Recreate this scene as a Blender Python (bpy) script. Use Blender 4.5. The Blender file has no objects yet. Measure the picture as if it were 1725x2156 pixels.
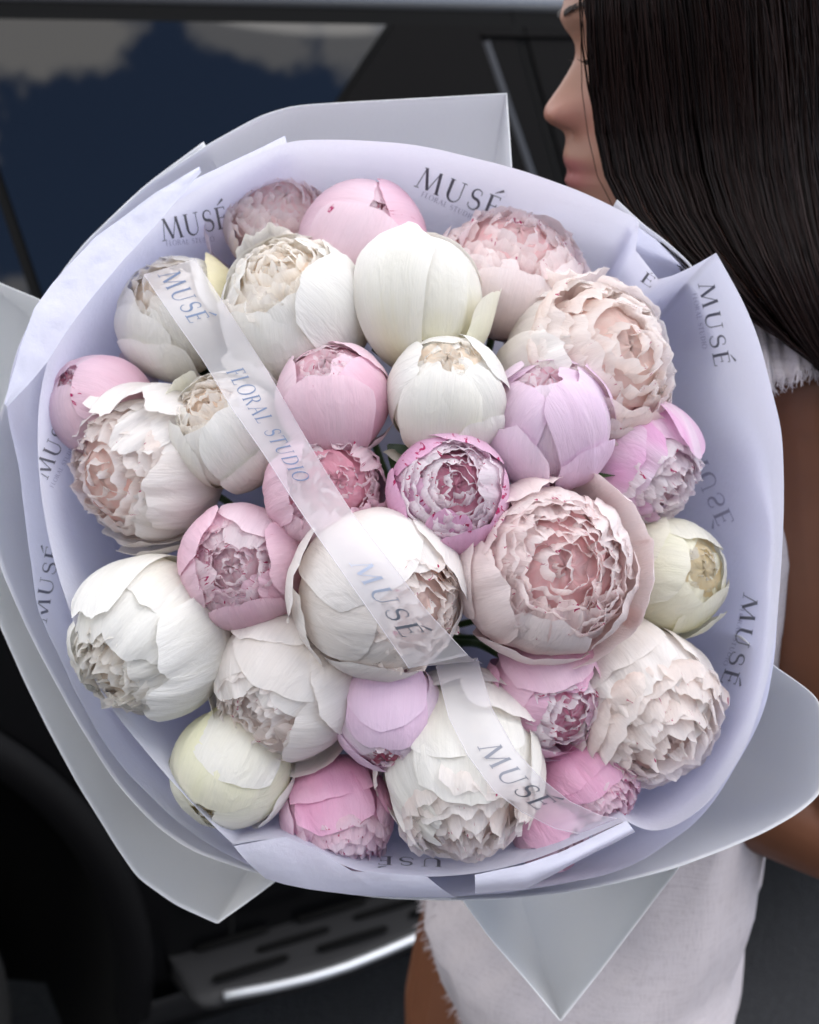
import bpy, math, random
import numpy as np
from mathutils import Vector, Matrix, noise
from mathutils.bvhtree import BVHTree

sc = bpy.context.scene
col = sc.collection
PI = math.pi
rad = math.radians

# ------------------------------------------------------------------ camera
PITCH = rad(18.5)
HF = 2803.0                       # focal length in units of a 1725 px wide picture
CAM = Vector((0, 0, 1.58))
cd = bpy.data.cameras.new('camera')
cam = bpy.data.objects.new('camera', cd)
col.objects.link(cam)
cam.location = CAM
cam.rotation_euler = (PI / 2 - PITCH, 0, 0)
cd.sensor_fit = 'HORIZONTAL'
cd.sensor_width = 36
cd.lens = 36 * HF / 1725
cd.clip_start = 0.02
cd.clip_end = 600
cd.dof.use_dof = True
cd.dof.focus_distance = 0.60
cd.dof.aperture_fstop = 12.5
sc.camera = cam

# ------------------------------------------------------------------ world: blue sky with clouds
SUN_EL, SUN_AZ = 55, 112
world = bpy.data.worlds.new('World')
sc.world = world
world.use_nodes = True
wn = world.node_tree
wn.nodes.clear()
wo = wn.nodes.new('ShaderNodeOutputWorld')
wb = wn.nodes.new('ShaderNodeBackground')
wb.inputs['Strength'].default_value = 0.15
sky = wn.nodes.new('ShaderNodeTexSky')
sky.sky_type = 'NISHITA'
sky.sun_disc = False
sky.sun_elevation = rad(SUN_EL)
sky.sun_rotation = rad(SUN_AZ)
sky.altitude = 2500
sky.dust_density = 0.2
sky.ozone_density = 3.0
tcw = wn.nodes.new('ShaderNodeTexCoord')
mpw = wn.nodes.new('ShaderNodeMapping')
mpw.inputs['Location'].default_value = (0.35, 0.2, 0.1)
mpw.inputs['Scale'].default_value = (1, 1, 1.9)
nz = wn.nodes.new('ShaderNodeTexNoise')
nz.inputs['Scale'].default_value = 2.3
nz.inputs['Detail'].default_value = 8
nz.inputs['Roughness'].default_value = 0.55
crw = wn.nodes.new('ShaderNodeValToRGB')
crw.color_ramp.elements[0].position = 0.44
crw.color_ramp.elements[0].color = (0, 0, 0, 1)
crw.color_ramp.elements[1].position = 0.56
crw.color_ramp.elements[1].color = (1, 1, 1, 1)
mxw = wn.nodes.new('ShaderNodeMixRGB')
mxw.inputs['Color2'].default_value = (14.3, 13.8, 13.3, 1)
# a few cumulus clouds placed high behind the photographer (they show mirrored in the car windows)
nf_ = wn.nodes.new('ShaderNodeTexNoise'); nf_.inputs['Scale'].default_value = 11; nf_.inputs['Detail'].default_value = 12; nf_.inputs['Roughness'].default_value = .62
wn.links.new(tcw.outputs['Generated'], nf_.inputs['Vector'])
prevm = None
def _mirror(px, py):
    cp, sp = math.cos(PITCH), math.sin(PITCH)
    d = Vector((0, cp, -sp)) + (px - 862.5) / HF * Vector((1, 0, 0)) - (py - 1078) / HF * Vector((0, sp, cp))
    d.normalize()
    yw = rad(27); lean = math.atan(.345)
    q = Vector((math.sin(yw), -math.cos(yw), 0))
    n = (q * math.cos(lean) + Vector((0, 0, 1)) * math.sin(lean)).normalized()
    return d - 2 * d.dot(n) * n
for (cx_, cy_, r_) in ((40, 85, .046), (190, 70, .042), (-60, 140, .040), (530, 75, .022), (600, 100, .020), (470, 60, .018), (740, 90, .020), (20, 610, .016)):
    D_ = _mirror(cx_, cy_)
    ds = wn.nodes.new('ShaderNodeVectorMath'); ds.operation = 'DISTANCE'; ds.inputs[1].default_value = D_
    wn.links.new(tcw.outputs['Generated'], ds.inputs[0])
    ma = wn.nodes.new('ShaderNodeMath'); ma.operation = 'MULTIPLY_ADD'; ma.inputs[1].default_value = .17
    wn.links.new(nf_.outputs['Fac'], ma.inputs[0]); wn.links.new(ds.outputs['Value'], ma.inputs[2])
    mr_ = wn.nodes.new('ShaderNodeMapRange'); mr_.inputs['From Min'].default_value = .085 + r_ + .006; mr_.inputs['From Max'].default_value = .085 + r_ - .012
    mr_.inputs['To Max'].default_value = 1. if r_ > .03 else .7
    wn.links.new(ma.outputs[0], mr_.inputs['Value'])
    if prevm is None: prevm = mr_.outputs[0]
    else:
        mm_ = wn.nodes.new('ShaderNodeMath'); mm_.operation = 'MAXIMUM'
        wn.links.new(prevm, mm_.inputs[0]); wn.links.new(mr_.outputs[0], mm_.inputs[1]); prevm = mm_.outputs[0]
# the wide cloud fields stay out of this clear patch of sky
dc_ = wn.nodes.new('ShaderNodeVectorMath'); dc_.operation = 'DISTANCE'; dc_.inputs[1].default_value = _mirror(350, 350)
wn.links.new(tcw.outputs['Generated'], dc_.inputs[0])
mc_ = wn.nodes.new('ShaderNodeMapRange'); mc_.inputs['From Min'].default_value = .18; mc_.inputs['From Max'].default_value = .42
wn.links.new(dc_.outputs['Value'], mc_.inputs['Value'])
wn.links.new(tcw.outputs['Generated'], mpw.inputs['Vector'])
wn.links.new(mpw.outputs['Vector'], nz.inputs['Vector'])
wn.links.new(nz.outputs['Fac'], crw.inputs['Fac'])
mq_ = wn.nodes.new('ShaderNodeMath'); mq_.operation = 'MULTIPLY'
wn.links.new(crw.outputs['Color'], mq_.inputs[0]); wn.links.new(mc_.outputs[0], mq_.inputs[1])
mz_ = wn.nodes.new('ShaderNodeMath'); mz_.operation = 'MAXIMUM'
wn.links.new(mq_.outputs[0], mz_.inputs[0]); wn.links.new(prevm, mz_.inputs[1])
wn.links.new(mz_.outputs[0], mxw.inputs['Fac'])
wn.links.new(sky.outputs['Color'], mxw.inputs['Color1'])
wn.links.new(mxw.outputs['Color'], wb.inputs['Color'])
wn.links.new(wb.outputs['Background'], wo.inputs['Surface'])

sl = bpy.data.lights.new('sun', 'SUN')
sl.energy = 1.1
sl.angle = rad(42)
sl.color = (1.0, 0.955, 0.90)
sun = bpy.data.objects.new('sun', sl)
col.objects.link(sun)
_a, _e = rad(SUN_AZ), rad(SUN_EL)
sdir = Vector((math.sin(_a) * math.cos(_e), math.cos(_a) * math.cos(_e), math.sin(_e)))
sun.rotation_euler = sdir.to_track_quat('Z', 'Y').to_euler()

sc.view_settings.view_transform = 'Standard'
sc.view_settings.look = 'None'
sc.view_settings.gamma = 1
sc.view_settings.exposure = 0.60
sc.cycles.max_bounces = 14
sc.cycles.diffuse_bounces = 10
sc.cycles.transmission_bounces = 10
sc.cycles.transparent_max_bounces = 16

# ------------------------------------------------------------------ helpers
CP, SP = math.cos(PITCH), math.sin(PITCH)
FWD = Vector((0, CP, -SP)); UP = Vector((0, SP, CP)); RT = Vector((1, 0, 0))

def at(px, py, d):
    """picture pixel (1725 x 2156) and distance along the lens axis -> world point"""
    d = float(d); px = float(px); py = float(py)
    return CAM + d * (FWD + (px - 862.5) / HF * RT - (py - 1078) / HF * UP)

def at_y(px, py, Y):
    """picture pixel -> world point on the vertical plane y = Y"""
    return at(px, py, Y / (CP - (py - 1078) / HF * SP))

def link(o, parent=None):
    col.objects.link(o)
    if parent is not None:
        o.parent = parent
    return o

def mesh_obj(name, verts, faces, mat, parent=None, smooth=True, uvs=None):
    me = bpy.data.meshes.new(name)
    me.from_pydata([tuple(v) for v in verts], [], faces)
    if uvs is not None:
        uvl = me.uv_layers.new(name='uv')
        li = np.empty(len(me.loops), dtype=np.int32)
        me.loops.foreach_get('vertex_index', li)
        uvl.data.foreach_set('uv', np.asarray(uvs, dtype=np.float32)[li].ravel())
    if smooth:
        me.polygons.foreach_set('use_smooth', [True] * len(me.polygons))
    if mat is not None:
        me.materials.append(mat)
    me.update()
    return link(bpy.data.objects.new(name, me), parent)

_gf = {}
def gridfaces(nu, nv, closed=False):
    k = (nu, nv, closed)
    if k not in _gf:
        f = []
        cu = nu if closed else nu + 1
        for j in range(nv):
            for i in range(nu):
                a = j * cu + i
                b = j * cu + (i + 1) % cu
                f.append((a, b, b + cu, a + cu))
        _gf[k] = f
    return _gf[k]

def thing(name, label, cat, loc=(0, 0, 0), group=None):
    o = bpy.data.objects.new(name, None)
    o.location = loc
    o.empty_display_size = 0.02
    link(o)
    tag(o, label, cat, group)
    return o

def tag(o, label=None, cat=None, group=None, kind=None):
    if label: o['label'] = label
    if cat: o['category'] = cat
    if group: o['group'] = group
    if kind: o['kind'] = kind
    return o

def tube(pts, radii, seg=12, cap=True, ell=None):
    """tapered tube through points; ell = squash factor of second axis"""
    pts = [Vector(p) for p in pts]
    V, F = [], []
    n = len(pts)
    prev = None
    for i, p in enumerate(pts):
        t = (pts[min(i + 1, n - 1)] - pts[max(i - 1, 0)]).normalized()
        if prev is None:
            a = Vector((0, 1, 0)) if abs(t.y) < .9 else Vector((1, 0, 0))
            x = (a - t * a.dot(t)).normalized()
        else:
            x = (prev - t * prev.dot(t)).normalized()
        prev = x
        y = t.cross(x)
        r = radii[i] if hasattr(radii, '__len__') else radii
        e = 1 if ell is None else ell
        for k in range(seg):
            an = 2 * PI * k / seg
            V.append(p + x * (math.cos(an) * r) + y * (math.sin(an) * r * e))
    for i in range(n - 1):
        for k in range(seg):
            a = i * seg + k; b = i * seg + (k + 1) % seg
            F.append((a, b, b + seg, a + seg))
    if cap:
        F.append(tuple(range(seg))[::-1])
        F.append(tuple(range((n - 1) * seg, n * seg)))
    return V, F

def box(cx, cy, cz, sx, sy, sz):
    V = [(cx + i * sx / 2, cy + j * sy / 2, cz + k * sz / 2) for i in (-1, 1) for j in (-1, 1) for k in (-1, 1)]
    F = [(0, 1, 3, 2), (4, 6, 7, 5), (0, 4, 5, 1), (2, 3, 7, 6), (0, 2, 6, 4), (1, 5, 7, 3)]
    return V, F

def join(parts):
    V, F = [], []
    for v, f in parts:
        o = len(V)
        V += list(v)
        F += [tuple(i + o for i in q) for q in f]
    return V, F

def spline(pts, n, closed=False):
    """resample a polyline by arc length"""
    P = np.array(pts, float)
    if closed: P = np.vstack([P, P[:1]])
    d = np.r_[0, np.cumsum(np.linalg.norm(np.diff(P, axis=0), axis=1))]
    s = np.linspace(0, d[-1], n + 1)[:n] if closed else np.linspace(0, d[-1], n)
    return np.stack([np.interp(s, d, P[:, k]) for k in range(P.shape[1])], 1)

def catmull(pts, per=8):
    P = [Vector(p) for p in pts]
    out = []
    for i in range(len(P) - 1):
        p0 = P[max(i - 1, 0)]; p1 = P[i]; p2 = P[i + 1]; p3 = P[min(i + 2, len(P) - 1)]
        for k in range(per):
            t = k / per
            out.append(0.5 * ((2 * p1) + (p2 - p0) * t + (2 * p0 - 5 * p1 + 4 * p2 - p3) * t * t + (3 * p1 - p0 - 3 * p2 + p3) * t ** 3))
    out.append(P[-1])
    return out

# ------------------------------------------------------------------ materials
def newmat(name):
    m = bpy.data.materials.new(name)
    m.use_nodes = True
    nt = m.node_tree
    b = nt.nodes['Principled BSDF']
    return m, nt, b

def simple(name, c, rough=.5, metal=0, spec=.5, bump=0, bscale=200, coat=0, var=0):
    m, nt, b = newmat(name)
    b.inputs['Base Color'].default_value = (*c, 1)
    b.inputs['Roughness'].default_value = rough
    b.inputs['Metallic'].default_value = metal
    b.inputs['Specular IOR Level'].default_value = spec
    b.inputs['Coat Weight'].default_value = coat
    if bump or var:
        tc = nt.nodes.new('ShaderNodeTexCoord')
        n = nt.nodes.new('ShaderNodeTexNoise')
        n.inputs['Scale'].default_value = bscale
        n.inputs['Detail'].default_value = 6
        nt.links.new(tc.outputs['Object'], n.inputs['Vector'])
        if bump:
            bp = nt.nodes.new('ShaderNodeBump')
            bp.inputs['Strength'].default_value = bump
            bp.inputs['Distance'].default_value = 0.002
            nt.links.new(n.outputs['Fac'], bp.inputs['Height'])
            nt.links.new(bp.outputs['Normal'], b.inputs['Normal'])
        if var:
            mx = nt.nodes.new('ShaderNodeMixRGB')
            mx.inputs['Color1'].default_value = (*[x * (1 - var) for x in c], 1)
            mx.inputs['Color2'].default_value = (*[min(1, x * (1 + var)) for x in c], 1)
            nt.links.new(n.outputs['Fac'], mx.inputs['Fac'])
            nt.links.new(mx.outputs['Color'], b.inputs['Base Color'])
    return m

def petal_mat(name, base, mid, tip, fleck=0, fleckcol=(.45, .01, .12), transl=.32, patch=None):
    """petal: colour from claw (v=0) to tip (v=1), fine veins across u, optional dark flecks at the rim"""
    m, nt, b = newmat(name)
    N, L = nt.nodes, nt.links
    uv = N.new('ShaderNodeUVMap'); uv.uv_map = 'uv'
    sp = N.new('ShaderNodeSeparateXYZ'); L.new(uv.outputs['UV'], sp.inputs[0])
    oi = N.new('ShaderNodeObjectInfo')
    cr = N.new('ShaderNodeValToRGB')
    e = cr.color_ramp.elements
    e[0].position = .0; e[0].color = (*base, 1)
    e[1].position = 1.; e[1].color = (*tip, 1)
    k = e.new(.5); k.color = (*mid, 1)
    # soft blotches shift the ramp
    mp = N.new('ShaderNodeMapping'); mp.inputs['Scale'].default_value = (2.2, 1.2, 1)
    off = N.new('ShaderNodeCombineXYZ')
    mm = N.new('ShaderNodeMath'); mm.operation = 'MULTIPLY'; mm.inputs[1].default_value = 37.
    L.new(oi.outputs['Random'], mm.inputs[0]); L.new(mm.outputs[0], off.inputs[0]); L.new(mm.outputs[0], off.inputs[2])
    L.new(off.outputs[0], mp.inputs['Location']); L.new(uv.outputs['UV'], mp.inputs['Vector'])
    nb = N.new('ShaderNodeTexNoise'); nb.inputs['Scale'].default_value = 1.3; nb.inputs['Detail'].default_value = 3
    L.new(mp.outputs[0], nb.inputs['Vector'])
    a1 = N.new('ShaderNodeMath'); a1.operation = 'MULTIPLY_ADD'; a1.inputs[1].default_value = .9; a1.inputs[2].default_value = -.45
    L.new(nb.outputs['Fac'], a1.inputs[0])
    a2 = N.new('ShaderNodeMath'); a2.operation = 'ADD'; a2.use_clamp = True
    L.new(sp.outputs['Y'], a2.inputs[0]); L.new(a1.outputs[0], a2.inputs[1])
    L.new(a2.outputs[0], cr.inputs['Fac'])
    # veins
    mv = N.new('ShaderNodeMapping'); mv.inputs['Scale'].default_value = (80, 2.6, 1)
    L.new(off.outputs[0], mv.inputs['Location']); L.new(uv.outputs['UV'], mv.inputs['Vector'])
    nv_ = N.new('ShaderNodeTexNoise'); nv_.inputs['Scale'].default_value = 1; nv_.inputs['Detail'].default_value = 5
    nv_.inputs['Distortion'].default_value = .5
    L.new(mv.outputs[0], nv_.inputs['Vector'])
    vr = N.new('ShaderNodeMapRange'); vr.inputs['From Min'].default_value = .3; vr.inputs['From Max'].default_value = .7
    vr.inputs['To Min'].default_value = .965; vr.inputs['To Max'].default_value = 1.02
    L.new(nv_.outputs['Fac'], vr.inputs['Value'])
    mu = N.new('ShaderNodeMixRGB'); mu.blend_type = 'MULTIPLY'; mu.inputs['Fac'].default_value = 1
    L.new(cr.outputs['Color'], mu.inputs['Color1']); L.new(vr.outputs[0], mu.inputs['Color2'])
    out = mu.outputs['Color']
    hs = N.new('ShaderNodeHueSaturation')
    rs = N.new('ShaderNodeMapRange'); rs.inputs['To Min'].default_value = .75; rs.inputs['To Max'].default_value = 1.25
    L.new(oi.outputs['Random'], rs.inputs['Value']); L.new(rs.outputs[0], hs.inputs['Saturation'])
    L.new(out, hs.inputs['Color']); out = hs.outputs['Color']
    if patch:
        np_ = N.new('ShaderNodeTexNoise'); np_.inputs['Scale'].default_value = .9; np_.inputs['Detail'].default_value = 2
        L.new(mp.outputs[0], np_.inputs['Vector'])
        pr = N.new('ShaderNodeMapRange'); pr.inputs['From Min'].default_value = .48; pr.inputs['From Max'].default_value = .66
        pr.inputs['To Max'].default_value = .75
        L.new(np_.outputs['Fac'], pr.inputs['Value'])
        pm = N.new('ShaderNodeMixRGB'); pm.inputs['Color2'].default_value = (*patch, 1)
        L.new(pr.outputs[0], pm.inputs['Fac']); L.new(out, pm.inputs['Color1']); out = pm.outputs['Color']
    if fleck:
        mf = N.new('ShaderNodeMapping'); mf.inputs['Scale'].default_value = (5, 2.6, 1)
        L.new(off.outputs[0], mf.inputs['Location']); L.new(uv.outputs['UV'], mf.inputs['Vector'])
        nf = N.new('ShaderNodeTexNoise'); nf.inputs['Scale'].default_value = 1.6; nf.inputs['Detail'].default_value = 7
        nf.inputs['Distortion'].default_value = 1.5
        L.new(mf.outputs[0], nf.inputs['Vector'])
        g = N.new('ShaderNodeMapRange')   # threshold lowers towards the rim
        g.inputs['From Min'].default_value = .80 - .10 * fleck; g.inputs['From Max'].default_value = .84 - .10 * fleck
        w = N.new('ShaderNodeMath'); w.operation = 'MULTIPLY_ADD'; w.inputs[1].default_value = .14
        pw = N.new('ShaderNodeMath'); pw.operation = 'POWER'; pw.inputs[1].default_value = 5
        L.new(sp.outputs['Y'], pw.inputs[0]); L.new(pw.outputs[0], w.inputs[0]); L.new(nf.outputs['Fac'], w.inputs[2])
        L.new(w.outputs[0], g.inputs['Value'])
        fm = N.new('ShaderNodeMixRGB'); fm.inputs['Color2'].default_value = (*fleckcol, 1)
        L.new(g.outputs[0], fm.inputs['Fac']); L.new(out, fm.inputs['Color1']); out = fm.outputs['Color']
    L.new(out, b.inputs['Base Color'])
    b.inputs['Roughness'].default_value = .55
    b.inputs['Specular IOR Level'].default_value = .25
    b.inputs['Sheen Weight'].default_value = .12
    bp = N.new('ShaderNodeBump'); bp.inputs['Strength'].default_value = .35; bp.inputs['Distance'].default_value = .0005
    nc = N.new('ShaderNodeTexNoise'); nc.inputs['Scale'].default_value = 3.2; nc.inputs['Detail'].default_value = 4
    nc.inputs['Distortion'].default_value = 1.2
    L.new(mp.outputs[0], nc.inputs['Vector'])
    ad = N.new('ShaderNodeMath'); ad.operation = 'MULTIPLY_ADD'; ad.inputs[1].default_value = 6.
    L.new(nc.outputs['Fac'], ad.inputs[0]); L.new(nv_.outputs['Fac'], ad.inputs[2])
    L.new(ad.outputs[0], bp.inputs['Height']); L.new(bp.outputs['Normal'], b.inputs['Normal'])
    tr = N.new('ShaderNodeBsdfTranslucent'); L.new(out, tr.inputs['Color'])
    L.new(bp.outputs['Normal'], tr.inputs['Normal'])
    mx = N.new('ShaderNodeMixShader'); mx.inputs['Fac'].default_value = transl
    L.new(b.outputs[0], mx.inputs[1]); L.new(tr.outputs[0], mx.inputs[2])
    L.new(mx.outputs[0], N['Material Output'].inputs['Surface'])
    return m

PAL = {}
def pal(name, o, i, **k):
    PAL[name] = (petal_mat(name + '_outer_petal', *o, **{a: b for a, b in k.items() if a in ('fleck', 'patch')}),
                 petal_mat(name + '_inner_petal', *i, fleck=k.get('ifleck', 0) * .6, transl=.56))
pal('white', ((.80, .76, .50), (.86, .84, .76), (.87, .855, .82)), ((.95, .70, .52), (.95, .88, .79), (.94, .91, .86)))
pal('blushwhite', ((.84, .75, .60), (.87, .81, .76), (.88, .845, .815)), ((.95, .66, .60), (.95, .85, .80), (.94, .89, .86)), ifleck=.3)
pal('cream', ((.78, .75, .42), (.87, .86, .66), (.88, .86, .74)), ((.86, .70, .42), (.88, .82, .66), (.89, .85, .74)))
pal('yellow', ((.80, .72, .36), (.87, .81, .50), (.87, .82, .60)), ((.86, .70, .42), (.88, .82, .66), (.89, .85, .74)))
pal('blush', ((.87, .66, .62), (.88, .75, .73), (.89, .81, .80)), ((.92, .48, .50), (.95, .79, .78), (.94, .87, .86)), ifleck=.55)
pal('pink', ((.84, .59, .60), (.80, .53, .62), (.85, .64, .72)), ((.66, .07, .18), (.88, .63, .70), (.91, .82, .85)), fleck=.1, ifleck=1.2)
pal('rose', ((.82, .52, .60), (.79, .43, .59), (.83, .55, .68)), ((.70, .14, .28), (.85, .58, .67), (.89, .74, .80)), ifleck=.8)
pal('orchid', ((.80, .50, .60), (.75, .42, .60), (.79, .52, .68)), ((.66, .08, .22), (.88, .72, .79), (.91, .86, .89)), fleck=.85, ifleck=.9)
pal('mauve', ((.85, .64, .68), (.80, .62, .75), (.84, .69, .81)), ((.7, .15, .25), (.87, .70, .77), (.91, .84, .87)))
pal('patchy', ((.86, .68, .62), (.84, .62, .73), (.82, .62, .76)), ((.72, .30, .36), (.88, .74, .79), (.90, .84, .86)), patch=(.74, .34, .60), ifleck=.7)
pal('dusk', ((.76, .62, .64), (.80, .68, .72), (.82, .72, .76)), ((.7, .35, .4), (.87, .72, .77), (.90, .84, .86)))

M_stem = simple('stem_green', (.10, .17, .05), .5, bump=.2)
M_leaf = simple('leaf_green', (.035, .07, .02), .4, bump=.3, bscale=60, var=.3)
M_sepal = simple('sepal_red_green', (.16, .02, .015), .5, bump=.2, bscale=80, var=.5)

# ------------------------------------------------------------------ petals
def wob(rng, x, n=4, f0=1.5, grow=1.7):
    """smooth pseudo noise in about -1..1"""
    s = 0; a = 1; tot = 0
    f = f0
    for _ in range(n):
        s = s + a * np.sin(f * x + rng.uniform(0, 6.28))
        tot += a
        a *= .62; f *= grow * rng.uniform(.85, 1.2)
    return s / tot * 1.4

def shell_petal(rng, az, W, th0, th1, r, el=1., lean=0, curl=0, jag=.03, ruff=.012, point=0, nu=18, nv=18, corner=.10, dent=0, flare=0):
    u = np.linspace(-1, 1, nu + 1)[None, :].repeat(nv + 1, 0)
    v = np.linspace(0, 1, nv + 1)[:, None].repeat(nu + 1, 1)
    wp = W * (np.clip(v, .02, 1) ** .55) * (1 - .22 * v ** 4)
    edge = wob(rng, u[0] * 3.1, 5, 1.6)[None, :]
    tm = th1 * (1 - corner * np.abs(u) ** 3.2) + point * (1 - np.abs(u)) + jag * edge
    th = th0 + (tm - th0) * v
    al = u * wp * (1 + .04 * wob(rng, v * 4, 3))
    rr = r * (1 + lean * u + curl * np.clip((v - .78) / .22, 0, 1) ** 2
              + ruff * v ** 2 * wob(rng, u * 5 + v * 2, 3) + .012 * wob(rng, v * 3 + u * 1.3, 2)
              - dent * np.exp(-(u / .12) ** 2) * v
              + flare * v ** 2)
    rr = rr + .010 * np.abs(u) ** 4 * rng.uniform(-.4, 1.2)
    st, ct = np.sin(th), -np.cos(th)
    ca, sa = np.cos(al), np.sin(al)
    ex, ey = math.cos(az), math.sin(az)
    x = rr * (ca * st * ex - sa * ey)
    y = rr * (ca * st * ey + sa * ex)
    z = rr * ca * ct * el
    P = np.stack([x, y, z], -1).reshape(-1, 3)
    UV = np.stack([(u + 1) / 2, v], -1).reshape(-1, 2)
    return P, UV, gridfaces(nu, nv)

def inner_petal(rng, az, a, h, w, el=1., jag=.06, ruff=.05, curl=.12, nu=14, nv=10, cup=.5, twist=0., wrap=False):
    u = np.linspace(-1, 1, nu + 1)[None, :].repeat(nv + 1, 0)
    v = np.linspace(0, 1, nv + 1)[:, None].repeat(nu + 1, 1)
    p0 = np.array([.10, -.30]); p2 = np.array([h * math.sin(a), h * math.cos(a) * el])
    p1 = np.array([p2[0] * 1.15 + .16, .25 * h])
    ve = v * (1 + jag * wob(rng, u[0] * 4, 5, 1.5)[None, :] - .14 * np.abs(u) ** 3)
    b = ((1 - ve) ** 2)[..., None] * p0 + (2 * ve * (1 - ve))[..., None] * p1 + (ve ** 2)[..., None] * p2
    wp = w * (np.clip(v, .03, 1) ** .8) * (1 - .15 * v ** 5)
    lat = u * wp
    rho = b[..., 0] - cup * lat ** 2 / (abs(p2[0]) + .25) + ruff * v ** 3 * wob(rng, u * 4.5 + v, 3, 1.6) - curl * v ** 5
    z = b[..., 1] + ruff * .6 * v ** 2 * wob(rng, u * 3 + 1, 3)
    if wrap:
        tw = az + twist * v + lat / max(abs(p2[0]) * .9, .22)
        rho = rho + cup * lat ** 2 / (abs(p2[0]) + .25) * .6
        P = np.stack([rho * np.cos(tw), rho * np.sin(tw), z], -1).reshape(-1, 3)
    else:
        tw = az + twist * v
        ex, ey = np.cos(tw), np.sin(tw)
        P = np.stack([rho * ex - lat * ey, rho * ey + lat * ex, z], -1).reshape(-1, 3)
    # keep inside the ball
    UV = np.stack([(u + 1) / 2, v], -1).reshape(-1, 2)
    return P, UV, gridfaces(nu, nv)

ALLF = []       # (verts, faces) of everything the ribbon may rest on
APEX = at(905, 1330, .83)

def peony(label, cx, cy, rx, ax, ay, op, palette, depth, seed, az0=None, nout=6, nmid=6, ninner=24, el=1.0, ry=None,
          inpal=None, extra=(), th_j=.10, jag=.03, ruff=.012, wide=.82, front=1, inh=.93, leaf=0, sep=.8):
    """one peony: (cx,cy) ball centre and rx its radius in picture pixels, (ax,ay) where its opening points, op half angle of the opening"""
    rng = np.random.RandomState(seed)
    R = rx * 1.11 * depth / HF
    c = at(cx, cy, depth)
    dx, dy = (ax - cx) / rx, -(ay - cy) / rx
    q = dx * dx + dy * dy
    if q > .97:
        s = math.sqrt(.97 / q); dx *= s; dy *= s; q = .97
    dz = math.sqrt(max(1 - q, 0)) * front
    axis = (dx * RT + dy * UP - dz * FWD).normalized()
    view = (CAM - c).normalized()
    X = (RT - axis * RT.dot(axis))
    if X.length < .25: X = (UP - axis * UP.dot(axis))
    X.normalize(); Y = axis.cross(X)
    Mx = np.array([[X.x, Y.x, axis.x], [X.y, Y.y, axis.y], [X.z, Y.z, axis.z]])
    root = thing('peony', label, 'peony', c, 'cut peonies packed in the bouquet')
    # orientation kept in the mesh; the Empty sits at the flower
    po, pi = PAL[palette][0], PAL[inpal or palette][1]
    def put(P, UV, F, mat, name='petal'):
        P = (P * R) @ Mx.T
        mesh_obj(name, P, F, mat, root, uvs=UV)
        ALLF.append((P + np.array(c), F))
    opn = rad(op)
    a0 = math.radians(az0) if az0 is not None else rng.uniform(0, 6.28)
    # guard petals
    for i in range(nout):
        az = a0 + i * 2.399 if i else a0
        az += rng.uniform(-.12, .12) if i else 0
        th1 = PI - opn * rng.uniform(.85, 1.25) - th_j * i * .35 * rng.uniform(0, 1)
        W = wide * rng.uniform(.85, 1.12)
        put(*shell_petal(rng, az, W, .12, th1, 1.0 - .017 * i, el, lean=rng.uniform(-.015, .015), curl=rng.uniform(-.05, .02),
                         jag=jag, ruff=ruff, point=rng.uniform(-.04, .12)), po)
    for i in range(nmid):
        az = a0 + 1.1 + i * 2.399 + rng.uniform(-.2, .2)
        th1 = PI - opn * rng.uniform(.55, .95)
        put(*shell_petal(rng, az, wide * rng.uniform(.55, .85), .35, th1, .90 - .016 * i, el, lean=rng.uniform(-.03, .03),
                         curl=rng.uniform(-.08, .03), jag=jag * 1.8, ruff=ruff * 2.2, point=rng.uniform(-.06, .1), dent=rng.uniform(0, .03)), po if rng.rand() < .55 else pi)
    ninner = int(ninner * .85)
    for i in range(ninner):
        f = (i + .5) / ninner
        a = opn * 1.12 * math.sqrt(1 - f) + .03
        az = a0 + i * 2.399 + rng.uniform(-.3, .3)
        h = inh + .02 - .09 * f + rng.uniform(-.045, .035)
        wr_ = rng.rand() < .62
        put(*inner_petal(rng, az, a, h, rng.uniform(.28, .52) * (.6 + .5 * math.sin(opn)), el, jag=.038, ruff=.028 if wr_ else .045,
                         curl=rng.uniform(-.03, .11), cup=rng.uniform(-.3, .9), twist=rng.uniform(-.15, .15), wrap=wr_), pi, 'inner_petal')
    # the packed heart under the inner petals
    nb_, nc_ = 22, 12
    P = []
    for j in range(nc_ + 1):
        for i in range(nb_):
            t_, f_ = PI * .62 * j / nc_, 2 * PI * i / nb_
            q_ = (.74 if opn > .5 else .84) * (1 + .05 * math.sin(5 * f_ + 3 * j) + .04 * math.sin(3 * f_ - 2 * j + seed))
            P.append((q_ * math.sin(t_) * math.cos(f_), q_ * math.sin(t_) * math.sin(f_), q_ * math.cos(t_) * el))
    put(np.array(P), [(.5, .25 + .3 * (k_ % 3) / 3) for k_ in range(len(P))], gridfaces(nb_, nc_, True), pi, 'flower_heart')
    for e in extra:
        e = dict(e)
        azd = math.radians(e.pop('az'))
        pl = e.pop('pal', palette)
        W = e.pop('W', .7); th1 = math.radians(e.pop('th', 120)); r = e.pop('r', 1.05); th0 = math.radians(e.pop('th0', 10))
        put(*shell_petal(rng, azd, W, th0, th1, r, el, **e), PAL[pl][0])
    # stem, sepals
    b = -np.array(axis) * R * .97 * el
    bl = Vector(b)
    end = APEX - c
    mid = bl + (-axis) * R * .6 + (end - bl) * .25
    pts = [bl + axis * R * .1, bl * 1.12, mid, bl + (end - bl) * .7, end]
    V, F = tube(catmull(pts, 4), .0022, 6)
    mesh_obj('stem', V, F, M_stem, root)
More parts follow.
